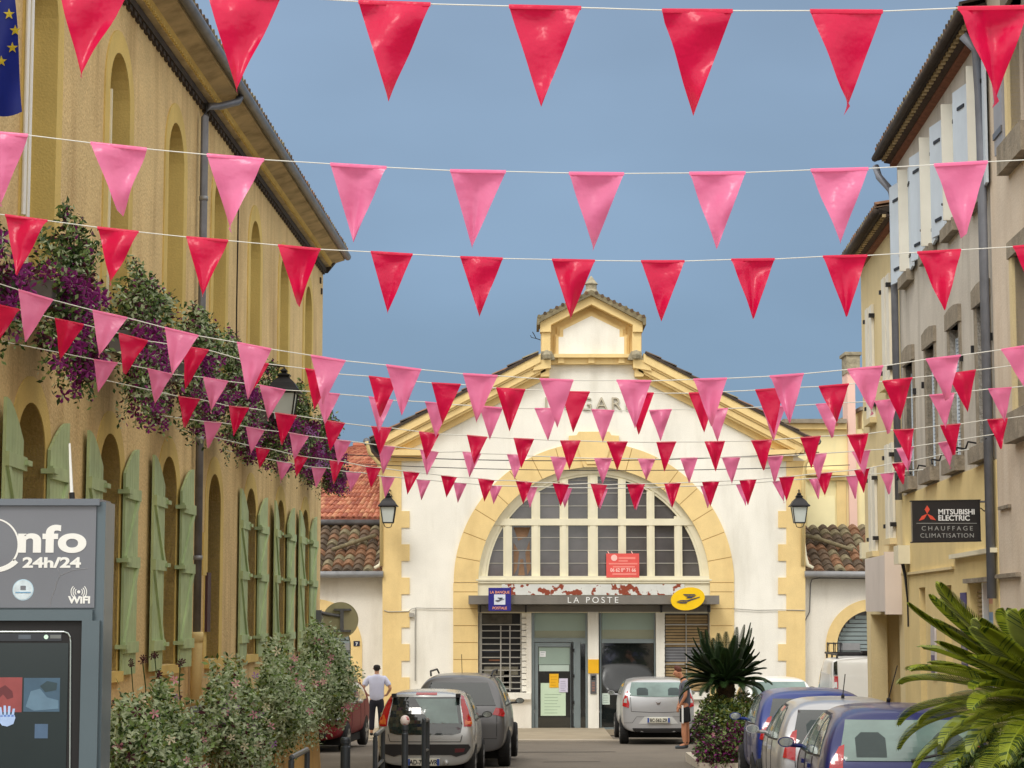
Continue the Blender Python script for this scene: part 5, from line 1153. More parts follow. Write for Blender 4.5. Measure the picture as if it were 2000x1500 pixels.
def em(c): return mat('screen_%d_%d_%d' % c, c, .3, .15, 12, emit=(c, .35))
mb = MB(); mb.pbox(FK, -60, 42, 1323, 1391, .016, .0175, em((128, 62, 62))); mb.build('red_tile', scr)
mb = MB(); mb.pbox(FK, 47, 116, 1324, 1390, .016, .0175, em((58, 82, 100))); mb.build('photo_tile', scr)
mb = MB(); mb.pprism(FK, [(50, 1380), (60, 1350), (78, 1345), (92, 1362), (114, 1368), (114, 1384), (66, 1388)], .0175, .0185, em((86, 112, 130))); mb.pprism(FK, [(78, 1340), (92, 1330), (112, 1334), (110, 1348), (88, 1352)], .0175, .0185, em((40, 58, 64))); mb.build('tile_picture', scr)
mb = MB(); mb.pprism(FK, [(-8, 1370), (-4, 1346), (10, 1338), (24, 1350), (26, 1362), (14, 1366), (6, 1356)], .0175, .0185, em((88, 40, 44))); mb.build('tile_picture', scr)
mb = MB(); mb.pbox(FK, 68, 93, 1414, 1442, .016, .0175, em((66, 88, 112))); mb.build('small_tile', scr)
M_hand = em((150, 172, 206)); mb = MB()   # white hand cursor drawn on screen
mb.pprism(FK, [(0, 1412), (-2, 1400), (4, 1396), (28, 1396), (30, 1402), (26, 1414), (14, 1419), (4, 1417)], .0188, .0198, M_hand)
for i, (x, l, tilt) in enumerate(((3, 18, -3), (10, 21, -1), (17, 20, 1), (24, 15, 3))): mb.pprism(FK, [(x - 2.6, 1400), (x + 2.6, 1400), (x + 2.4 + tilt, 1399 - l), (x - 2.0 + tilt, 1399 - l)], .0188, .0198, M_hand)
mb.pprism(FK, [(0, 1412), (-9, 1405), (-14, 1398), (-10, 1396), (0, 1402)], .0188, .0198, M_hand); mb.build('hand_icon', scr)
mb = MB(); mb.pbox(FK, XL + 40, 120, 1237, 1252, .012, .015, em((40, 44, 50))); mb.lathe(FK.p(*FK.px(90, 1244, .016), .016), [(.011, 0), (.011, .002)], em((190, 220, 200)), 14, 'y'); mb.pbox(FK, 98, 119, 1240, 1247, .015, .016, em((96, 100, 98))); mb.pbox(FK, 36, 60, 1240, 1248, .015, .016, em((74, 82, 90))); mb.build('status_bar', scr)
M_kw = mat('kiosk_white', (236, 238, 234), .5, .02)
def ktext(body, xl, yb, hpx, sx=1, bold=0, **kk):
    a, h = FK.px(xl, yb, .013); return text_mesh('lettering', body, hpx * kw / .70, FK, a, h, .0135, M_kw, k, sx=sx, align='LEFT', bold=bold, ext=.0015, **kk)
ktext('nfo', 32, 1077, 50, 1.42, .006, space=1.04); ktext('24h/24', 44, 1108, 19, 1.5, .0025); ktext('WiFi'.upper() if False else 'WiFI', 134, 1178, 13, 1.15, .002)
ktext('i', -34, 1077, 54, 1.16, .012)
mb = MB()
def crescent(cx, cy, rx, ry, a0, a1, t0, t1, n=26):
    out, inn = [], []
    for i in range(n + 1):
        u = i / n; a = R(a0 + (a1 - a0) * u); t = t0 + (t1 - t0) * u
        out.append((cx + rx * math.cos(a), cy - ry * math.sin(a))); inn.append((cx + (rx - t) * math.cos(a), cy - (ry - t) * math.sin(a)))
    mb.prism(FK, [FK.px(x, y, .014) for x, y in out + inn[::-1]], .0115, .0145, M_kw)
crescent(-12, 1064, 50, 52, 130, -38, 2.5, 4); crescent(-12, 1064, 62, 54, -40, -200, 11, 3); mb.build('logo_ring', k)
mb = MB(); mb.lathe(FK.p(*FK.px(45, 1152, .013), .0125), [(.052, 0), (.052, .003)], mat('sticker_blue', (176, 206, 222), .4, .15, 20), 30, 'y'); mb.lathe(FK.p(*FK.px(45, 1152, .013), .0115), [(.048, -.0025), (.048, -.0015)], mat('sticker_pale', (206, 222, 230), .4, .15, 30), 30, 'y'); mb.build('round_sticker', k)
mb = MB(); mb.pbox(FK, 40, 50, 1144, 1152, .016, .0165, M_kp); mb.pbox(FK, 30, 60, 1156, 1158, .016, .0165, mat('sticker_line', (110, 160, 196), .5)); mb.build('sticker_print', k)
mb = MB(); c = FK.px(154, 1156, .014); mb.lathe(FK.p(c[0], c[1], .014), [(.008, 0), (.008, -.002)], M_kw, 12, 'y')
for r_ in (8, 12, 16):
    for s_ in (0, 180): mb.prism(FK, [FK.px(154 + r_ * math.cos(R(a + s_)), 1156 - r_ * math.sin(R(a + s_)), .014) for a in range(-45, 46, 9)] + [FK.px(154 + (r_ - 1.6) * math.cos(R(a + s_)), 1156 - (r_ - 1.6) * math.sin(R(a + s_)), .014) for a in range(45, -46, -9)], .0125, .0145, M_kw)
mb.build('wireless_icon', k)
mb = MB()   # cracked film lines
for pts in ([(112, 1110), (118, 1124), (112, 1134), (108, 1150), (100, 1170), (98, 1185)], [(118, 1124), (140, 1114), (172, 1110)]): mb.tube([FK.p(*FK.px(x, y, .014), .0125) for x, y in pts], .0015, M_zincl, 4)
mb.build('scratch', k)
mb = MB(); mb.tube([at(141, 974, 10.6), at(140, 962, 10.6)], .014, M_black, 8); mb.tube([at(140, 964, 10.6), at(136, 866, 10.6)], .009, M_kw, 8, r2=.005); mb.build('antenna', k)
# ================================================================ posts and hoops
M_post = mat('street_furniture_grey', (58, 64, 70), .4, .08, 5, metal=.3, coat=.2)
def bollard(x, ytop, Y, r, label, cap=None):
    p = at(x, ytop, Y); b = gz(Y); t = thing('bollard', label, 'bollard', (p.x, Y, b)); H = p.z - b
    mb = MB(); mb.lathe((p.x, Y, b), [(r * 1.1, -.05), (r * 1.1, .03), (r, .05), (r, H - .1), (r * .8, H - .09), (r * .8, H - .07), (r, H - .06), (r, H - .02), (r * .8, H), (0, H)], M_post, 20); mb.build('post', t, smooth=False)
    return t, p
bollard(675, 1440, 22.5, .052, 'plain dark grey bollard nearest the end of the terrace wall')
t, p = bollard(791, 1414, 22.0, .034, 'slim dark grey post with white ball top before the silver hatchback')
mb = MB(); mb.lathe((p.x, 22.0, p.z - .01), [(.03, 0), (.045, .02), (.05, .05), (.04, .08), (.02, .095), (0, .1)], mat('ball_white', (226, 214, 210), .4, .05, 5, patch=(190, 90, 100), patch_t=.6, patch_s=20), 18); mb.build('ball_top', t, smooth=True)
def hoop(pa, pb, Ya, Yb, label, r=.024):
    A, B = at(*pa, Ya), at(*pb, Yb); t = thing('hoop_barrier', label, 'barrier', ((A.x + B.x) / 2, (Ya + Yb) / 2, gz((Ya + Yb) / 2)), 0, 'hoop barriers along the kerb')
    mb = MB(); mb.tube([(A.x, A.y, gz(Ya) - .05), (A.x, A.y, A.z - .02), A + (B - A) * .03, B - (B - A) * .03, (B.x, B.y, B.z - .02), (B.x, B.y, gz(Yb) - .05)], r, M_post, 8); mb.build('hoop', t)
    mb = MB(); mb.tube([A + (B - A) * .0 + Vector((0, 0, -.32)), B + Vector((0, 0, -.32))], r * .7, M_post, 8); mb.build('crossbar', t)
hoop((733, 1436), (748, 1424), 21.2, 22.4, 'grey hoop barrier between the plain bollard and the ball topped post')
hoop((828, 1406), (835, 1406), 22.2, 23.4, 'grey hoop barrier right of the ball topped post'); hoop((569, 1480), (600, 1464), 17.4, 18.6, 'grey rectangular hoop barrier against the terrace wall')
# ================================================================ vehicles
def car_mat(name, rgb, metal=.5, rough=.28): return mat(name, rgb, rough, .03, 2, metal=metal, coat=.35)
M_cglass = mat('car_glass', (38, 46, 46), .04, .25, 1.5, spec=.9, coat=.5)
M_cglassg = mat('car_glass_green', (104, 128, 124), .08, .3, 2.0, spec=.8, coat=.5)
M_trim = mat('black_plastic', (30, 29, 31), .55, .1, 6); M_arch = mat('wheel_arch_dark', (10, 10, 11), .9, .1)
M_tail = mat('tail_lamp_red', (176, 14, 24), .15, .15, 12, coat=.8); M_amber = mat('tail_lamp_amber', (214, 104, 40), .15, .15, 20, coat=.8)
M_clear = mat('head_lamp_clear', (196, 200, 200), .1, .15, 20, coat=.8, metal=.3); M_plate = mat('number_plate', (222, 220, 206), .5, .03); M_plateb = mat('plate_blue', (50, 80, 160), .5, .03); M_ink = mat('plate_ink', (26, 26, 30), .6, .02)
M_mirr = mat('mirror_silvered', (214, 224, 222), .06, .02, metal=.9)
M_seat = mat('seat_grey', (66, 78, 80), .8, .1)
def body_mesh(L, W, H, zb, belt, prof, box=.66):
    """prof: list of stations (y_low, y_belt, y_top, zbelt, ztop, half width at belt, half width at roof, half width low)"""
    mbv = []; rows = []
    for (yl, ybt, yt, zbt, zt, wb, wt, wl) in prof:
        zm = zb + (zbt - zb) * .52
        rows.append([(0, yl, zb), (wl * .8, yl, zb), (wl, yl, zb + .10), (max(wl, wb) * 1.01, yl * .6 + ybt * .4, zm), (wb, ybt, zbt), (wb * .35 + wt * .65 + .02, ybt * .35 + yt * .65, zbt + (zt - zbt) * box), (wt * .93, yt, zt - .045), (wt * .55, yt + .01, zt - .008), (0, yt + .01, zt)])
    bm = bmesh.new(); V = []
    for r in rows:
        row = [bm.verts.new(p) for p in r]; left = [row[0]] + [bm.verts.new((-p[0], p[1], p[2])) for p in r[1:-1]] + [row[-1]]
        V.append((row, left))
    n = len(rows[0])
    for (ra, la), (rb, lb) in zip(V, V[1:]):
        for i in range(n - 1):
            bm.faces.new((ra[i], ra[i + 1], rb[i + 1], rb[i])); bm.faces.new((la[i + 1], la[i], lb[i], lb[i + 1]))
    for end in (0, -1):
        r, l = V[end]; p = rows[end]; bul = (-.05 if end == 0 else .05)
        c = [r[0]] + [bm.verts.new((0, q[1] + bul, q[2])) for q in p[1:-1]] + [r[-1]]
        for i in range(n - 1):
            if i == 0: bm.faces.new((r[0], c[1], r[1])); bm.faces.new((l[0], l[1], c[1]))
            elif i == n - 2: bm.faces.new((r[i], c[i], r[i + 1])); bm.faces.new((l[i], r[i + 1], c[i]))
            else: bm.faces.new((r[i], c[i], c[i + 1], r[i + 1])); bm.faces.new((l[i], l[i + 1], c[i + 1], c[i]))
    bmesh.ops.recalc_face_normals(bm, faces=bm.faces)
    me = bpy.data.meshes.new('tmp'); bm.to_mesh(me); bm.free()
    o = bpy.data.objects.new('tmp', me); C.objects.link(o); m = o.modifiers.new('s', 'SUBSURF'); m.levels = 3; m.render_levels = 3
    dg = bpy.context.evaluated_depsgraph_get(); me2 = bpy.data.meshes.new_from_object(o.evaluated_get(dg)); bpy.data.objects.remove(o); bpy.data.meshes.remove(me)
    return me2
def in_poly(p, poly):
    x, y = p; c = False; j = len(poly) - 1
    for i in range(len(poly)):
        xi, yi = poly[i]; xj, yj = poly[j]
        if (yi > y) != (yj > y) and x < (xj - xi) * (y - yi) / (yj - yi) + xi: c = not c
        j = i
    return c
def seg_dist(p, a, b):
    ax, ay = a; bx, by = b; px_, py_ = p; dx, dy = bx - ax, by - ay; t = max(0, min(1, ((px_ - ax) * dx + (py_ - ay) * dy) / (dx * dx + dy * dy + 1e-12)))
    return math.hypot(px_ - ax - t * dx, py_ - ay - t * dy)
class Car:
    def __init__(s, name, label, loc, heading, L, W, H, zb, prof, paint, group='parked cars', cat='car', box=.66):
        s.t = thing(name, label, cat, loc, heading, group); s.L, s.W, s.H = L, W, H
        me = body_mesh(L, W, H, zb, 0, prof, box); me.materials.clear(); me.materials.append(paint); me.polygons.foreach_set('use_smooth', [True] * len(me.polygons)); me.polygons.foreach_set('material_index', [0] * len(me.polygons))
        s.body = bpy.data.objects.new('body', me); C.objects.link(s.body); s.body.parent = s.t; MAT[s.body.name] = MAT[s.t.name]
        s.bvh = BVHTree.FromPolygons([v.co for v in me.vertices], [tuple(p.vertices) for p in me.polygons])
    def patch(s, name, poly, m, face='rear', off=.006, grid=.05, parent=None, thick=.012):
        """lay a thin shaped panel onto the body. rear/front: (x, z); left/right: (y, z); top: (x, y)"""
        dense = []
        for a, b in zip(poly, poly[1:] + poly[:1]):
            n = max(1, int(math.hypot(b[0] - a[0], b[1] - a[1]) / grid))
            for i in range(n): dense.append((a[0] + (b[0] - a[0]) * i / n, a[1] + (b[1] - a[1]) * i / n))
        inner = []; xs_ = [p[0] for p in dense]; ys_ = [p[1] for p in dense]; x = min(xs_) + grid / 2
        while x < max(xs_):
            y = min(ys_) + grid / 2
            while y < max(ys_):
                if in_poly((x, y), dense) and min(seg_dist((x, y), a, b) for a, b in zip(dense, dense[1:] + dense[:1])) > grid * .4: inner.append((x, y))
                y += grid
            x += grid
        vs = [Vector(p) for p in dense + inner]; nb = len(dense)
        res = delaunay_2d_cdt(vs, [(i, (i + 1) % nb) for i in range(nb)], [], 1, 1e-5)
        mb = MB(); out = []; bad = []
        for v in res[0]:
            if face == 'rear': o, d = Vector((v.x, -3, v.y)), Vector((0, 1, 0))
            elif face == 'front': o, d = Vector((v.x, s.L + 3, v.y)), Vector((0, -1, 0))
            elif face == 'left': o, d = Vector((-3, v.x, v.y)), Vector((1, 0, 0))
            elif face == 'right': o, d = Vector((3, v.x, v.y)), Vector((-1, 0, 0))
            else: o, d = Vector((v.x, v.y, 4)), Vector((0, 0, -1))
            hit, nrm, _, _ = s.bvh.ray_cast(o, d)
            if hit is None: hit, nrm, _, _ = s.bvh.find_nearest(o + d * 3.0)
            if nrm.dot(d) > 0: nrm = -nrm
            out.append((hit + nrm * off, hit - nrm * thick))
        b = len(mb.v); n = len(out); mb.v = [o[0] for o in out] + [o[1] for o in out]; k = mb.mi(m)
        for f in res[2]: mb.f.append(tuple(f)); mb.m.append(k)
        cnt = {}
        for f in res[2]:
            for i in range(len(f)):
                e = (f[i], f[(i + 1) % len(f)]); cnt[e] = 1
        for (a, c_) in list(cnt):
            if (c_, a) not in cnt: mb.f.append((c_, a, n + a, n + c_)); mb.m.append(k)
        return mb.build(name, parent or s.t, smooth=False, local=True, recalc=True)
    def sym(s, name, poly, m, **k):
        a = s.patch(name, poly, m, **k); b = s.patch(name, [(-x, y) for x, y in poly][::-1], m, **k); return a, b
    def wheel(s, x, y, r=.30, w=.19, spokes=5):
        sg = 1 if x > 0 else -1; mb = MB(); c = (x, y, r)
        mb.lathe(c, [(r * .62, -w / 2), (r * .93, -w / 2), (r, -w / 2 + .03), (r, w / 2 - .03), (r * .93, w / 2), (r * .62, w / 2)], M_rubber, 28, 'x'); wo_ = mb.build('wheel', s.t, local=True)
        mb = MB(); xo = x + sg * (w / 2 - .01)
        mb.lathe((xo, y, r), [(r * .62, -.01), (r * .66, 0), (r * .62, .008), (r * .58, 0)], M_rim, 28, 'x'); mb.lathe((xo - sg * .03, y, r), [(r * .6, -.005), (r * .6, .005)], M_arch, 28, 'x')
        for i in range(spokes):
            a = i * 2 * math.pi / spokes + .3; d = Vector((0, math.cos(a), math.sin(a))); q = Vector((0, -math.sin(a), math.cos(a)))
            mb.hexa([Vector((xo - sg * .025, y, r)) + d * .03 + q * .03, Vector((xo - sg * .025, y, r)) + d * r * .6 + q * .04, Vector((xo + sg * .012, y, r)) + d * r * .6 + q * .04, Vector((xo + sg * .012, y, r)) + d * .03 + q * .03, Vector((xo - sg * .025, y, r)) + d * .03 - q * .03, Vector((xo - sg * .025, y, r)) + d * r * .6 - q * .04, Vector((xo + sg * .012, y, r)) + d * r * .6 - q * .04, Vector((xo + sg * .012, y, r)) + d * .03 - q * .03], M_rim)
        mb.build('rim', wo_, local=True)
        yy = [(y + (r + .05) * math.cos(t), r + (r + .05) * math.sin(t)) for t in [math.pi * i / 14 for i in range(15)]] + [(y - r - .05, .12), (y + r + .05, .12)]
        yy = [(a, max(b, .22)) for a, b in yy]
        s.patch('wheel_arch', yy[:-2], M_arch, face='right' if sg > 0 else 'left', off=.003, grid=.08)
    def mirror(s, x, y, z, m, glass=None):
        glass = glass or M_mirr
        sg = 1 if x > 0 else -1; mb = MB(); rows = []
        for (k, dy) in ((.0, .14), (.75, .11), (1, .04), (1, 0)): rows.append([(x + sg * (.09 + .085 * k * math.cos(a)), y + dy, z + .055 * k * math.sin(a) + (.0)) for a in [i * math.pi / 7 for i in range(14)]])
        mb.grid(rows, m, True); mb.face(rows[-1], m); mb.tube([(x - sg * .16, y + .08, z - .05), (x + sg * .06, y + .05, z - .03)], .024, m, 6)
        o = mb.build('wing_mirror', s.t, smooth=False, local=True)
        mb = MB(); mb.face([(x + sg * (.09 + .072 * math.cos(a)), y - .003, z + .045 * math.sin(a)) for a in [i * math.pi / 7 for i in range(14)]], glass); mb.build('mirror_glass', o, local=True)
    def plate(s, x, z, y, text, w=.52, tx=None):
        mb = MB(); mb.box(x - w / 2, x + w / 2, y - .02, y + .15, z - .055, z + .055, M_plate); o = mb.build('number_plate', s.t, local=True)
        mb = MB(); mb.box(x - w / 2 + .002, x - w / 2 + .045, y - .022, y - .019, z - .053, z + .053, M_plateb); mb.box(x + w / 2 - .045, x + w / 2 - .002, y - .022, y - .019, z - .053, z + .053, M_plateb); mb.build('plate_band', o, local=True)
        cu = bpy.data.curves.new('plate_text', 'FONT'); cu.body = text; cu.size = .105; cu.extrude = .002; cu.align_x = 'CENTER'; cu.offset = .002
        q = bpy.data.objects.new('plate_text', cu); C.objects.link(q); me = bpy.data.meshes.new_from_object(q.evaluated_get(bpy.context.evaluated_depsgraph_get())); bpy.data.objects.remove(q)
        for v in me.vertices: v.co = Vector((x + v.co.x * .82, y - .024 - v.co.z, z - .037 + v.co.y))
        me.materials.clear(); me.materials.append(M_ink); q = bpy.data.objects.new('plate_text', me); C.objects.link(q); q.parent = o
    def side_windows(s, polys, m=M_cglass, both=True, frame=True):
        for fc in (('left', 'right') if both else ('left',)):
            for p in polys:
                if frame:
                    cx_ = sum(a for a, b in p) / len(p); cz_ = sum(b for a, b in p) / len(p)
                    s.patch('window_seal', [(cx_ + (a - cx_) * 1.06, cz_ + (b - cz_) * 1.12) for a, b in p], M_trim, face=fc, off=.003)
                s.patch('side_window', p, m, face=fc, off=.007)
    def seam(s, pts, face='rear', r=.006, m=M_trim):
        P = []
        for a, b in zip(pts, pts[1:]):
            for i in range(8):
                x, z = a[0] + (b[0] - a[0]) * i / 8, a[1] + (b[1] - a[1]) * i / 8
                o, d = {'rear': (Vector((x, -3, z)), Vector((0, 1, 0))), 'left': (Vector((-3, x, z)), Vector((1, 0, 0))), 'right': (Vector((3, x, z)), Vector((-1, 0, 0))), 'top': (Vector((x, z, 4)), Vector((0, 0, -1)))}[face]
                h, n, _, _ = s.bvh.ray_cast(o, d)
                if h is not None: P.append(h)
        mb = MB(); mb.tube(P, r, m, 5); return mb.build('panel_gap', s.t, local=True)
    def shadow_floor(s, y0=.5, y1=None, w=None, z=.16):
        mb = MB(); w = w or s.W / 2 - .12; y1 = y1 or s.L - .5; mb.box(-w, w, y0, y1, z, z + .16, M_arch); mb.build('underbody_shade', s.t, local=True)  # near-black box below the body, stands in for the shade under the car
def hatch_prof(L, W, H, belt, hood, rake=.38, wroof=.56, zr=None, low=.0, cowl=.66, roof_end=.55, bw=.97):
    w = W / 2; wr = w * wroof / .56 * .70
    return [(.06 + low, .05, rake, belt, H - .05, w * (bw - .07), wr * .93, w * .86),
            (.08 + low, .08, rake + .05, belt, H - .03, w * (bw - .03), wr * .97, w * .91),
            (.35, .34, rake + .25, belt, H - .005, w * bw, wr, w * .95),
            (L * .32, L * .32, L * .36, belt - .01, H, w * bw, wr * 1.02, w * .96),
            (L * .48, L * .48, L * .47, belt - .02, H - .01, w * bw, wr, w * .96),
            (L * cowl, L * cowl, L * roof_end, belt - .05, H - .06, w * .96, wr * .93, w * .95),
            (L * (cowl + .04), L * (cowl + .06), L * (cowl + .05), hood, hood + .12, w * .93, w * .75, w * .94),
            (L * .88, L * .88, L * .88, hood - .06, hood - .0, w * .88, w * .66, w * .92),
            (L * .97, L * .965, L * .96, hood - .16, hood - .08, w * .78, w * .6, w * .84),
            (L, L * .985, L * .975, hood - .22, hood - .14, w * .70, w * .55, w * .74)]
hd = lambda b: -math.atan(b)
# ---- silver city car (front left of the row by the posts)
M_silver = car_mat('paint_silver', (188, 190, 190), .55, .26)
Yc = 34.6; X = (832 - 1000) / FPX * Yc
c = Car('hatchback', 'small silver hatchback with black rear window behind the posts on the left', (X, Yc, gz(Yc + 1.5)), hd(.045), 3.43, 1.63, 1.47, .27, hatch_prof(3.43, 1.63, 1.47, .95, .93, rake=.30, wroof=.60), M_silver)
c.patch('rear_window', [(-.53, 1.36), (.53, 1.36), (.60, .93), (.57, .80), (.45, .77), (-.45, .77), (-.57, .80), (-.60, .93)], M_cglass, off=.012)
c.patch('painted_window_reflection', [(-.18, 1.33), (.48, 1.33), (.54, .95), (.08, .95)], M_cglassg, off=.0135, thick=.001)  # paler glass shape painted as a reflection on the rear window
a, b = c.sym('tail_lamp', [(.55, 1.38), (.59, 1.36), (.68, 1.15), (.735, .95), (.73, .90), (.62, .90), (.61, 1.0), (.56, 1.26)], M_tail, off=.018)
c.patch('indicator', [(.635, .93), (.74, .93), (.72, 1.04), (.67, 1.08), (.64, 1.0)], M_amber, off=.021, parent=a); c.patch('indicator', [(-.635, .93), (-.64, 1.0), (-.67, 1.08), (-.72, 1.04), (-.74, .93)], M_amber, off=.021, parent=b)
c.patch('brake_light', [(-.17, 1.425), (.17, 1.425), (.17, 1.395), (-.17, 1.395)], M_tail, off=.012)
c.patch('bumper_insert', [(-.70, .62), (.70, .62), (.73, .57), (.66, .47), (.5, .42), (.42, .45), (-.42, .45), (-.5, .42), (-.66, .47), (-.73, .57)], M_trim, off=.014)
c.patch('fog_lamp', [(.48, .555), (.64, .555), (.62, .50), (.48, .49)], mat('fog_red', (90, 26, 30), .3), off=.018)
c.plate(-.02, .34, -.005, 'AD-716-WR')
mb = MB(); mb.tube([(-.05, .08, .86), (.0, .03, .90), (.32, .08, .93), (.40, .10, .92)], .014, M_trim, 6); mb.build('rear_wiper', c.t, local=True)
for x in (-.52, .52): mb = MB(); mb.box(x - .035, x + .035, .12, .3, 1.36, 1.42, M_trim); mb.build('hatch_hinge', c.t, local=True)
for x in (-.34, .34): mb = MB(); mb.lathe((x, -.01, .33), [(.0, -.02), (.035, -.015), (.04, 0), (.04, .05)], M_silver, 12, 'y'); mb.build('reversing_sensor', c.t, local=True)
c.side_windows([[(.62, .98), (.62, 1.25), (.85, 1.36), (1.35, 1.38), (1.35, .98)], [(1.42, .98), (1.42, 1.38), (1.75, 1.37), (2.2, 1.08), (2.25, .98)]], M_cglassg)
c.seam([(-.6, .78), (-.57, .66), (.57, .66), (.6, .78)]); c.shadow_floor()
for x in (-.70, .70): c.wheel(x, .55, .28, .17); c.wheel(x, 2.85, .28, .17)
c.mirror(.79, 2.15, 1.0, M_trim); c.mirror(-.79, 2.15, 1.0, M_trim)
# ---- dark grey suv beyond it
M_grey = car_mat('paint_dark_grey', (104, 104, 106), .5, .28)
Yc = 39.0; X = -.98
c = Car('suv', 'dark grey estate with roof rails parked ahead of the small silver hatchback', (X, Yc, gz(Yc + 1)), hd(.05), 4.4, 1.80, 1.70, .3, hatch_prof(4.4, 1.80, 1.70, 1.08, 1.02, rake=.46, wroof=.55), M_grey)
c.patch('rear_window', [(-.52, 1.54), (.52, 1.54), (.68, 1.14), (-.68, 1.14)], M_cglass, off=.012)
c.sym('tail_lamp', [(.68, 1.10), (.80, 1.08), (.83, 1.0), (.82, .94), (.62, .98)], M_tail, off=.018)
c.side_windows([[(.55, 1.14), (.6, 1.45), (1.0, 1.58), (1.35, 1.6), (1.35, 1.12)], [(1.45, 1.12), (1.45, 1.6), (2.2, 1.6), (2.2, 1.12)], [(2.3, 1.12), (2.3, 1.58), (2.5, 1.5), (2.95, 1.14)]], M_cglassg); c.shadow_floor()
for sx in (-1, 1): mb = MB(); mb.tube([(sx * .56, .75, 1.66), (sx * .58, .9, 1.74), (sx * .58, 2.3, 1.74), (sx * .56, 2.5, 1.66)], .018, M_trim, 6); mb.build('roof_rail', c.t, local=True)
mb = MB(); mb.tube([(.0, 1.0, 1.70), (-.0, .85, 2.05)], .006, M_trim, 5); mb.build('antenna', c.t, local=True)
for x in (-.80, .80): c.wheel(x, .8, .34, .22); c.wheel(x, 3.5, .34, .22)
c.mirror(.9, 2.85, 1.12, M_trim); c.mirror(-.9, 2.85, 1.12, M_trim); c.plate(0, .62, -.02, 'BK-408-QD'); c.seam([(-.7, 1.05), (-.7, .55), (.7, .55), (.7, 1.05)])
# ---- dark red car facing the camera
M_mar = mat('paint_dark_red', (112, 20, 30), .5, .03, 2, spec=.25)
c = Car('hatchback', 'dark red hatchback nose on to the street half hidden behind the hanging planters', (-4.05, 49.3, gz(47)), math.pi - .085, 4.0, 1.7, 1.5, .28, hatch_prof(4.0, 1.7, 1.5, 1.0, .95, rake=.36, wroof=.60), M_mar)
c.patch('windscreen', [(-.58, 1.38), (.58, 1.38), (.72, 1.06), (-.72, 1.06)], M_cglassg, face='front', off=.01)
c.sym('head_lamp', [(.45, .86), (.62, .90), (.74, .84), (.72, .70), (.5, .70)], M_clear, face='front', off=.015)
c.patch('grille', [(-.35, .68), (.35, .68), (.3, .5), (-.3, .5)], M_trim, face='front', off=.012); c.patch('lower_grille', [(-.5, .44), (.5, .44), (.45, .34), (-.45, .34)], M_trim, face='front', off=.012)
c.side_windows([[(.6, 1.04), (.65, 1.3), (.95, 1.4), (1.5, 1.42), (1.5, 1.03)], [(1.58, 1.03), (1.58, 1.42), (2.1, 1.38), (2.7, 1.06)]], M_cglassg); c.shadow_floor()
c.seam([(1.54, 1.0), (1.54, .4)], 'left'); c.seam([(2.6, 1.0), (2.7, .4)], 'left'); c.seam([(.95, 1.0), (.98, .6)], 'left')
for x in (-.74, .74): c.wheel(x, .7, .31, .19); c.wheel(x, 3.2, .31, .19)
c.mirror(-.84, 2.4, 1.05, M_silver); c.mirror(.84, 2.4, 1.05, M_silver)
# ---- silver hatchback at the post office
M_silver2 = car_mat('paint_silver_warm', (186, 188, 192), .45, .3)
Yc = 49.4; X = (1283 - 1000) / FPX * Yc
c = Car('hatchback', 'silver hatchback with high red tail lamps parked in front of the post office window', (X, Yc, gz(Yc + 1)), hd(-.0), 4.0, 1.75, 1.54, .30, hatch_prof(4.0, 1.75, 1.54, 1.12, 1.0, rake=.34, wroof=.62), M_silver2)
c.patch('rear_window', [(-.60, 1.43), (.60, 1.43), (.66, 1.2), (.66, 1.14), (.3, 1.11), (-.3, 1.11), (-.66, 1.14), (-.66, 1.2)], M_cglassg, off=.012)
for sx in (-.36, .36): c.patch('headrest', [(sx - .13, 1.14), (sx + .13, 1.14), (sx + .13, 1.27), (sx + .08, 1.31), (sx - .08, 1.31), (sx - .13, 1.27)], M_seat, off=.0135, thick=.001)
c.sym('tail_lamp', [(.69, 1.24), (.74, 1.20), (.80, 1.02), (.81, .90), (.68, .86), (.66, .95), (.70, 1.08)], M_tail, off=.02)
c.sym('lamp_lens', [(.72, 1.08), (.77, 1.06), (.79, .98), (.72, .97)], M_clear, off=.023)
c.patch('plate_recess', [(-.32, .66), (.32, .66), (.46, .50), (-.46, .50)], mat('recess_pale', (206, 208, 208), .4, .05, metal=.2), off=.008); c.plate(0, .585, -.012, 'BC-562-ZR', w=.52)
c.seam([(-.64, 1.1), (-.62, .78), (-.2, .76), (.2, .76), (.62, .78), (.64, 1.1)]); c.seam([(-.84, .52), (-.6, .52), (-.5, .66), (.5, .66), (.6, .52), (.84, .52)], r=.004)
mb = MB(); mb.tube([(.0, .12, 1.13), (.25, .15, 1.19), (.42, .16, 1.18)], .014, M_trim, 6); mb.build('rear_wiper', c.t, local=True)
c.patch('maker_emblem', [(-.06, 1.0), (-.03, .94), (.03, .94), (.06, 1.0), (.02, .98), (-.02, .98)], mat('chrome', (150, 140, 136), .2, .05, metal=.8), off=.012)
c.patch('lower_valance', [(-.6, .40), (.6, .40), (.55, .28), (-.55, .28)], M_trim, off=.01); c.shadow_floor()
c.side_windows([[(.62, 1.16), (.7, 1.36), (1.3, 1.44), (1.3, 1.14)], [(1.4, 1.14), (1.4, 1.44), (2.0, 1.42), (2.55, 1.14)]], M_cglassg)
for x in (-.76, .76): c.wheel(x, .72, .31, .2); c.wheel(x, 3.25, .31, .2)
c.mirror(-.88, 2.45, 1.12, M_silver2); c.mirror(.88, 2.45, 1.12, M_silver2)
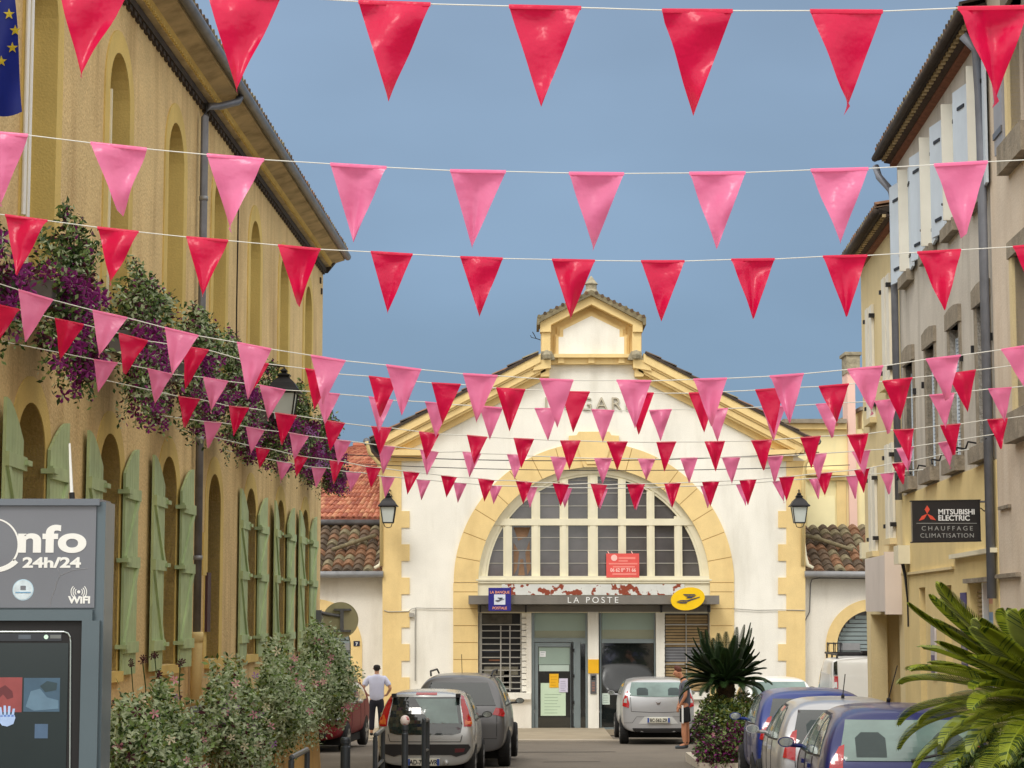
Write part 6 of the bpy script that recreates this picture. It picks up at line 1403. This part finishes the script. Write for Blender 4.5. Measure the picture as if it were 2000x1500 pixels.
# ---- white hatchback right rear
M_whp = car_mat('paint_white', (226, 226, 224), .0, .3)
c = Car('hatchback', 'white hatchback whose roof shows between the dark cycad and the white van', (6.25, 49.9, gz(51)), 0, 3.9, 1.7, 1.55, .3, hatch_prof(3.9, 1.7, 1.55, 1.05, 1.0, rake=.36, wroof=.62), M_whp)
c.patch('rear_window', [(-.60, 1.44), (.60, 1.44), (.66, 1.12), (-.66, 1.12)], M_cglassg, off=.012); c.sym('tail_lamp', [(.70, 1.1), (.80, 1.05), (.78, .85), (.68, .85)], M_tail, off=.018); c.shadow_floor()
c.side_windows([[(.62, 1.08), (.7, 1.34), (1.3, 1.42), (1.3, 1.06)], [(1.4, 1.06), (1.4, 1.42), (2.0, 1.40), (2.5, 1.06)]])
for x in (-.74, .74): c.wheel(x, .72, .3, .19); c.wheel(x, 3.15, .3, .19)
c.mirror(-.86, 2.35, 1.1, M_trim); c.mirror(.86, 2.35, 1.1, M_trim); c.plate(0, .6, -.01, 'CE-209-KM')
# ---- white van
def van_prof(L, W, H):
    w = W / 2
    return [(.03, .0, .10, 1.1, H - .03, w * .96, w * .95, w * .92), (.035, .01, .065, 1.1, H + .01, w * .985, w * .99, w * .95), (.2, .2, .22, 1.1, H + .02, w * .99, w * 1.0, w * .96), (L * .4, L * .4, L * .4, 1.1, H + .02, w * .99, w * 1.0, w * .96),
            (L * .62, L * .62, L * .60, 1.08, H - .02, w * .97, w * .84, w * .96), (L * .80, L * .80, L * .68, 1.05, H - .1, w * .96, w * .78, w * .95), (L * .85, L * .87, L * .86, 1.0, 1.15, w * .94, w * .78, w * .94), (L * .96, L * .96, L * .95, .85, .95, w * .88, w * .7, w * .9), (L, L * .99, L * .98, .7, .8, w * .8, w * .62, w * .82)]
c = Car('van', 'white delivery van with black roof rack beside the right house', (7.55, 44.2, gz(45)), hd(.04), 4.6, 1.9, 2.0, .3, van_prof(4.6, 1.9, 2.0), M_whp, cat='van', box=.90)
c.sym('rear_pillar', [(.83, 1.93), (.90, 1.90), (.915, 1.64), (.83, 1.64)], M_cglass, off=.014)
c.sym('tail_lamp', [(.82, 1.62), (.90, 1.62), (.91, 1.0), (.82, 1.0)], M_tail, off=.016); c.sym('lamp_lens', [(.845, 1.5), (.9, 1.5), (.905, 1.38), (.845, 1.38)], M_clear, off=.02)
c.seam([(0, 1.85), (0, .5)], r=.008); c.patch('door_panel', [(-.74, 1.62), (-.06, 1.62), (-.06, .7), (-.78, .7)], M_whp, off=.01); c.patch('door_panel', [(.74, 1.62), (.06, 1.62), (.06, .7), (.78, .7)], M_whp, off=.01)
c.patch('brake_light', [(-.17, 1.86), (.02, 1.86), (.02, 1.82), (-.17, 1.82)], M_trim, off=.012)
mb = MB()
for y in (.35, 1.3, 2.3): mb.box(-.8, .8, y - .03, y + .03, 2.03, 2.08, M_iron)
for x in (-.8, .8): mb.tube([(x, .1, 2.06), (x, 2.6, 2.06)], .025, M_iron, 6); [mb.tube([(x, y, 1.9), (x, y, 2.06)], .02, M_iron, 6) for y in (.35, 1.3, 2.3)]
mb.box(-.3, .8, .12, .45, 2.085, 2.14, M_iron); mb.build('roof_rack', c.t, local=True)
mb = MB(); 
for x in (-.80, -.66, -.52): mb.tube([(x, 1.9, 2.06), (x, 1.9, 2.26), (x, 2.2, 2.28), (x, 2.2, 2.06)], .014, M_iron, 6)
for z in (2.27,): mb.tube([(-.80, 1.9, z), (-.52, 1.9, z)], .014, M_iron, 6); mb.tube([(-.80, 2.2, z), (-.52, 2.2, z)], .014, M_iron, 6)
mb.build('rack_cradle', c.t, local=True)
c.side_windows([[(3.0, 1.15), (3.0, 1.7), (3.35, 1.68), (3.75, 1.2)]]); c.shadow_floor(); c.patch('side_panel', [(.4, 1.65), (2.7, 1.65), (2.7, .8), (.4, .8)], mat('van_panel', (206, 208, 210), .3, .03), face='left', off=.006)
for x in (-.84, .84): c.wheel(x, .8, .32, .2); c.wheel(x, 3.8, .32, .2)
c.mirror(-.95, 3.2, 1.25, M_trim); c.mirror(.95, 3.2, 1.25, M_trim)
# ---- the three parked cars on the right
M_blue1 = car_mat('paint_blue', (34, 56, 132), .1, .35); M_blue2 = car_mat('paint_deep_blue', (24, 34, 96), .15, .3)
def right_car(label, Y0, XL, L, W, H, paint, belt, hood, plate, ant, name='hatchback', roof=.62, tail=None, rails=False, glassm=M_cglass):
    c = Car(name, label, (XL + W / 2, Y0, gz(Y0 + 1)), hd(RB), L, W, H, .28, hatch_prof(L, W, H, belt, hood, rake=.42, wroof=roof), paint)
    w = W / 2
    c.patch('rear_window', [(-w * .66, H - .13), (w * .66, H - .13), (w * .76, belt + .08), (w * .70, belt + .02), (-w * .70, belt + .02), (-w * .76, belt + .08)], glassm, off=.012)
    for sx in (-.36, .36): c.patch('headrest', [(sx - .14, belt + .05), (sx + .14, belt + .05), (sx + .14, belt + .22), (sx + .08, belt + .27), (sx - .08, belt + .27), (sx - .14, belt + .22)], M_seat, off=.0135, thick=.001)
    tl = tail or [(w * .70, belt + .16), (w * .76, belt + .14), (w * .86, belt + .0), (w * .90, belt - .14), (w * .74, belt - .18), (w * .73, belt)]
    c.sym('tail_lamp', tl, M_tail, off=.018, grid=.03)
    k = L / 4
    c.side_windows([[(.52 * k, belt + .05), (.66 * k, belt + .26), (.9 * k, H - .15), (1.05 * k, H - .13), (1.05 * k, belt + .03)], [(1.14 * k, belt + .03), (1.14 * k, H - .12), (1.75 * k, H - .12), (1.75 * k, belt + .01)], [(1.84 * k, belt + .01), (1.84 * k, H - .12), (2.1 * k, H - .15), (2.65 * k, belt + .04), (2.65 * k, belt)]], M_cglassg)
    for yy in (1.10, 1.8, 2.7): c.seam([(yy * k, belt), (yy * k, .45)], 'left')
    c.patch('door_handle', [(1.22 * k, belt - .08), (1.42 * k, belt - .08), (1.42 * k, belt - .12), (1.22 * k, belt - .12)], paint, face='left', off=.03); c.patch('door_handle', [(1.9 * k, belt - .08), (2.1 * k, belt - .08), (2.1 * k, belt - .12), (1.9 * k, belt - .12)], paint, face='left', off=.03)
    c.patch('lower_valance', [(-.6, .40), (.6, .40), (.55, .28), (-.55, .28)], M_trim, off=.01); c.shadow_floor()
    for x in (-w + .1, w - .1): c.wheel(x, .72, .31, .2); c.wheel(x, L - .8, .31, .2)
    c.mirror(-w - .01, 2.42 * k, belt + .06, paint); c.mirror(w + .01, 2.42 * k, belt + .06, paint); c.plate(0, .62, -.02, plate)
    mb = MB(); mb.tube([(.0, .05, belt + .03), (.3, .10, belt + .09), (.48, .12, belt + .08)], .014, M_trim, 6); mb.build('rear_wiper', c.t, local=True)
    if ant: mb = MB(); mb.tube([(0, ant[0], H - .01), (0, ant[0] - .02, H + .03)], .02, M_trim, 6); mb.tube([(0, ant[0] - .02, H + .03), (ant[2], ant[0] - .12, H + ant[1])], .006, M_trim, 5); mb.build('antenna', c.t, local=True)
    c.seam([(-w * .76, belt), (-w * .74, .72), (w * .74, .72), (w * .76, belt)])
    return c
right_car('blue car farthest of the three parked on the right, beside the planting bed', 29.3, 3.30, 4.1, 1.72, 1.54, M_blue1, 1.02, .98, 'DA-381-FX', None, roof=.60)
right_car('silver car parked between the two blue cars on the right', 24.6, 3.02, 4.0, 1.74, 1.49, M_silver2, .98, .95, 'BV-946-TL', (.9, .28, .02), roof=.56)
right_car('nearest blue car on the right, partly hidden by the bright green cycad', 19.9, 2.84, 3.95, 1.72, 1.49, M_blue2, .98, .95, 'AN-570-HG', (1.6, .36, .08), roof=.56, glassm=M_cglassg)

# ================================================================ people
def skin_obj(name, joints, edges, m, parent, sub=2):
    """joints: list of (x, y, z, r) or (x,y,z,rx,ry)"""
    me = bpy.data.meshes.new(name); me.from_pydata([j[:3] for j in joints], edges, [])
    o = bpy.data.objects.new(name, me); C.objects.link(o); sk = o.modifiers.new('skin', 'SKIN'); sk.use_smooth_shade = True
    for i, j in enumerate(joints): me.skin_vertices[0].data[i].radius = (j[3], j[4] if len(j) > 4 else j[3])
    me.skin_vertices[0].data[0].use_root = True
    sb = o.modifiers.new('sub', 'SUBSURF'); sb.levels = sub; sb.render_levels = sub
    me2 = bpy.data.meshes.new_from_object(o.evaluated_get(bpy.context.evaluated_depsgraph_get())); bpy.data.objects.remove(o); bpy.data.meshes.remove(me)
    me2.materials.clear(); me2.materials.append(m); me2.polygons.foreach_set('material_index', [0] * len(me2.polygons)); me2.polygons.foreach_set('use_smooth', [True] * len(me2.polygons)); me2.name = name
    o = bpy.data.objects.new(name, me2); C.objects.link(o); o.parent = parent; MAT[o.name] = MAT[parent.name]; return o
M_skin = mat('skin', (206, 160, 132), .6, .06, 8, spec=.3); M_skin2 = mat('skin_tanned', (186, 130, 100), .6, .06, 8, spec=.3)
M_shirt = mat('shirt_pale_blue', (206, 210, 234), .85, .05, 6, .3, 12); M_trs = mat('trousers_navy', (34, 34, 46), .9, .1, 6)
M_hair = mat('hair_dark', (34, 28, 26), .7, .2, 20, .6, 60); M_hair2 = mat('hair_auburn', (92, 46, 32), .7, .2, 20, .6, 60); M_tee = mat('tee_grey', (94, 96, 106), .9, .06, 6, .3, 12); M_short = mat('shorts_black', (20, 20, 24), .9, .1, 6); M_shoe = mat('shoe_grey', (66, 74, 80), .8, .1); M_sock = mat('sock_dark', (30, 30, 34), .9, .1)
def arm_hand(J, E, sh, el, wr, hdir, scale=1.0, curl=.3):
    """append arm joints + palm + five fingers to J,E; sh = index of chest joint"""
    i0 = len(J); J += [(*sh[1], .058), (*el, .043), (*wr, .027)]; E += [(sh[0], i0), (i0, i0 + 1), (i0 + 1, i0 + 2)]
    wv = Vector(wr); h = Vector(hdir).normalized(); s = h.cross(Vector((0, 0, 1)));
    if s.length < .2: s = Vector((0, 1, 0))
    s.normalize(); palm = wv + h * .06; ip = len(J); J.append((*palm, .036, .02)); E.append((i0 + 2, ip)); up = s.cross(h)
    for f, (o, l) in enumerate(((-.028, .065), (-.009, .078), (.010, .074), (.028, .058))):
        a = palm + h * .035 + s * o; b = a + h * l * .5 - up * curl * .02; c_ = b + h * l * .4 - up * curl * .04; k = len(J)
        J += [(*a, .009), (*b, .009), (*c_, .008)]; E += [(ip, k), (k, k + 1), (k + 1, k + 2)]
    a = palm - s * .035 - h * .01; b = a - s * .02 + h * .035; k = len(J); J += [(*a, .011), (*b, .010)]; E += [(ip, k), (k, k + 1)]
# man in pale blue shirt, seen from behind, elbows bent
pm = at(736, 1312, 52.2); b0 = Vector((pm.x, 52.2, gz(52.2) + .11)); Hm = 1.74
t = thing('person', 'person in pale blue shirt and dark trousers standing with back turned by the red car', 'person', b0)
J = [(0, 0, .95, .13, .10), (0, 0, 1.12, .14, .10), (0, .0, 1.32, .16, .10), (0, 0, 1.45, .06), (0, .01, 1.53, .052), (0, .02, 1.60, .075, .085), (0, .02, 1.69, .078, .09)]
E = [(0, 1), (1, 2), (2, 3), (3, 4), (4, 5), (5, 6)]
for sx in (-1, 1):
    k = len(J); J += [(sx * .10, 0, .86, .085), (sx * .11, .01, .5, .06), (sx * .115, 0, .28, .055), (sx * .12, .0, .09, .038), (sx * .13, .12, .04, .035)]; E += [(0, k), (k, k + 1), (k + 1, k + 2), (k + 2, k + 3), (k + 3, k + 4)]
    arm_hand(J, E, (2, (sx * .20, 0, 1.38)), (sx * .34, -.03, 1.14), (sx * .24, .14, .98), (-sx * .6, .6, -.2))
body = skin_obj('body', [(x + b0.x, y + b0.y, z + b0.z, *r) for x, y, z, *r in J], E, M_skin, t)
def wshift(o, b):   # mesh given in world coordinates: bring it into the parent's space
    Mi = MAT[o.parent.name].inverted()
    for v in o.data.vertices: v.co = Mi @ v.co
wshift(body, b0)
def cloth(name, joints, edges, m, b):
    o = skin_obj(name, [(x + b.x, y + b.y, z + b.z, *r) for x, y, z, *r in joints], edges, m, t, 2); wshift(o, b); return o
J = [(0, 0, .78, .20, .145), (0, 0, 1.05, .19, .14), (0, 0, 1.30, .19, .13), (0, 0, 1.44, .10, .08), (0, 0, 1.50, .062, .06)]; E = [(0, 1), (1, 2), (2, 3), (3, 4)]
for sx in (-1, 1): k = len(J); J += [(sx * .19, 0, 1.38, .085), (sx * .285, -.015, 1.24, .074), (sx * .30, -.02, 1.20, .072)]; E += [(2, k), (k, k + 1), (k + 1, k + 2)]
cloth('shirt', J, E, M_shirt, b0)
J = [(0, 0, .97, .16, .12), (0, 0, .88, .16, .125)]; E = [(0, 1)]
for sx in (-1, 1): k = len(J); J += [(sx * .10, 0, .78, .10), (sx * .11, .01, .5, .08), (sx * .12, 0, .12, .07)]; E += [(1, k), (k, k + 1), (k + 1, k + 2)]
cloth('trousers', J, E, M_trs, b0)
J = [(0, -.02, 1.555, .068, .06), (0, -.02, 1.63, .095, .095), (0, .0, 1.72, .095, .11)]; cloth('hair', J, [(0, 1), (1, 2)], M_hair, b0)
for sx in (-1, 1): cloth('shoe', [(sx * .12, -.03, .05, .05), (sx * .13, .14, .04, .045, .035), (sx * .13, .2, .035, .035, .025)], [(0, 1), (1, 2)], M_black, b0)
for sx in (-1, 1): cloth('ear', [(sx * .082, .02, 1.60, .012, .016), (sx * .09, .015, 1.635, .014, .018)], [(0, 1)], M_skin, b0)
# young man in grey t-shirt and black shorts, side on facing left, head bowed
b0 = Vector((at(1338, 1452, 47.4).x, 47.4, gz(47.4)))
t = thing('person', 'young person in grey t-shirt and black shorts looking down beside the silver hatchback', 'person', b0)
J = [(0, 0, .98, .12, .13), (0, 0, 1.15, .11, .13), (.0, 0, 1.36, .12, .15), (-.03, 0, 1.50, .06), (-.09, 0, 1.585, .052), (-.15, 0, 1.64, .085, .075), (-.155, 0, 1.725, .09, .078)]
E = [(0, 1), (1, 2), (2, 3), (3, 4), (4, 5), (5, 6)]
k = len(J); J += [(-.235, 0, 1.635, .022, .02), (-.26, 0, 1.615, .012, .012)]; E += [(5, k), (k, k + 1)]      # nose
k = len(J); J += [(-.20, 0, 1.57, .035, .035)]; E += [(5, k)]                                                # chin
for sy, dx in ((-1, -.03), (1, .05)):
    k = len(J); J += [(dx * .5, sy * .09, .88, .09), (dx, sy * .10, .52, .062), (dx, sy * .10, .32, .062), (dx + .02, sy * .10, .10, .04), (dx - .12, sy * .10, .04, .034)]; E += [(0, k), (k, k + 1), (k + 1, k + 2), (k + 2, k + 3), (k + 3, k + 4)]
    arm_hand(J, E, (2, (-.0, sy * .20, 1.42)), (.0 if sy < 0 else -.05, sy * .23, 1.15), (-.12, sy * .17, .95), (-.35, -sy * .1, -1))
body = skin_obj('body', [(x + b0.x, y + b0.y, z + b0.z, *r) for x, y, z, *r in J], E, M_skin2, t); wshift(body, b0)
J = [(.0, 0, .84, .15, .175), (0, 0, 1.12, .145, .165), (.0, 0, 1.36, .14, .18), (-.02, 0, 1.50, .075, .09)]; E = [(0, 1), (1, 2), (2, 3)]
for sy in (-1, 1): k = len(J); J += [(0, sy * .20, 1.42, .08), (0, sy * .225, 1.26, .07)]; E += [(2, k), (k, k + 1)]
cloth('t_shirt', J, E, M_tee, b0)
J = [(0, 0, .98, .135, .155), (0, 0, .90, .14, .16)]; E = [(0, 1)]
for sy, dx in ((-1, -.03), (1, .05)): k = len(J); J += [(dx * .5, sy * .09, .82, .115), (dx * .9, sy * .10, .60, .105), (dx * .9, sy * .10, .57, .105)]; E += [(1, k), (k, k + 1), (k + 1, k + 2)]
sh = cloth('shorts', J, E, M_short, b0)
mb = MB(); mb.box(b0.x - .085, b0.x - .045, b0.y - .215, b0.y - .19, b0.z + .56, b0.z + .95, M_signw); mb.build('side_stripe', sh)
cloth('hair', [(-.10, 0, 1.65, .06, .075), (-.13, 0, 1.73, .09, .088), (-.18, 0, 1.765, .07, .075), (-.23, 0, 1.74, .035, .05)], [(0, 1), (1, 2), (2, 3)], M_hair2, b0)
cloth('ear', [(-.135, -.08, 1.64, .012, .016), (-.13, -.085, 1.67, .014, .016)], [(0, 1)], M_skin2, b0)
for sy, dx in ((-1, -.03), (1, .05)):
    cloth('shoe', [(dx + .04, sy * .10, .05, .05), (dx - .12, sy * .10, .04, .038, .045), (dx - .2, sy * .10, .03, .028, .035)], [(0, 1), (1, 2)], M_shoe, b0)
    cloth('sock', [(dx + .02, sy * .10, .09, .045), (dx + .01, sy * .10, .17, .05)], [(0, 1)], M_sock, b0)
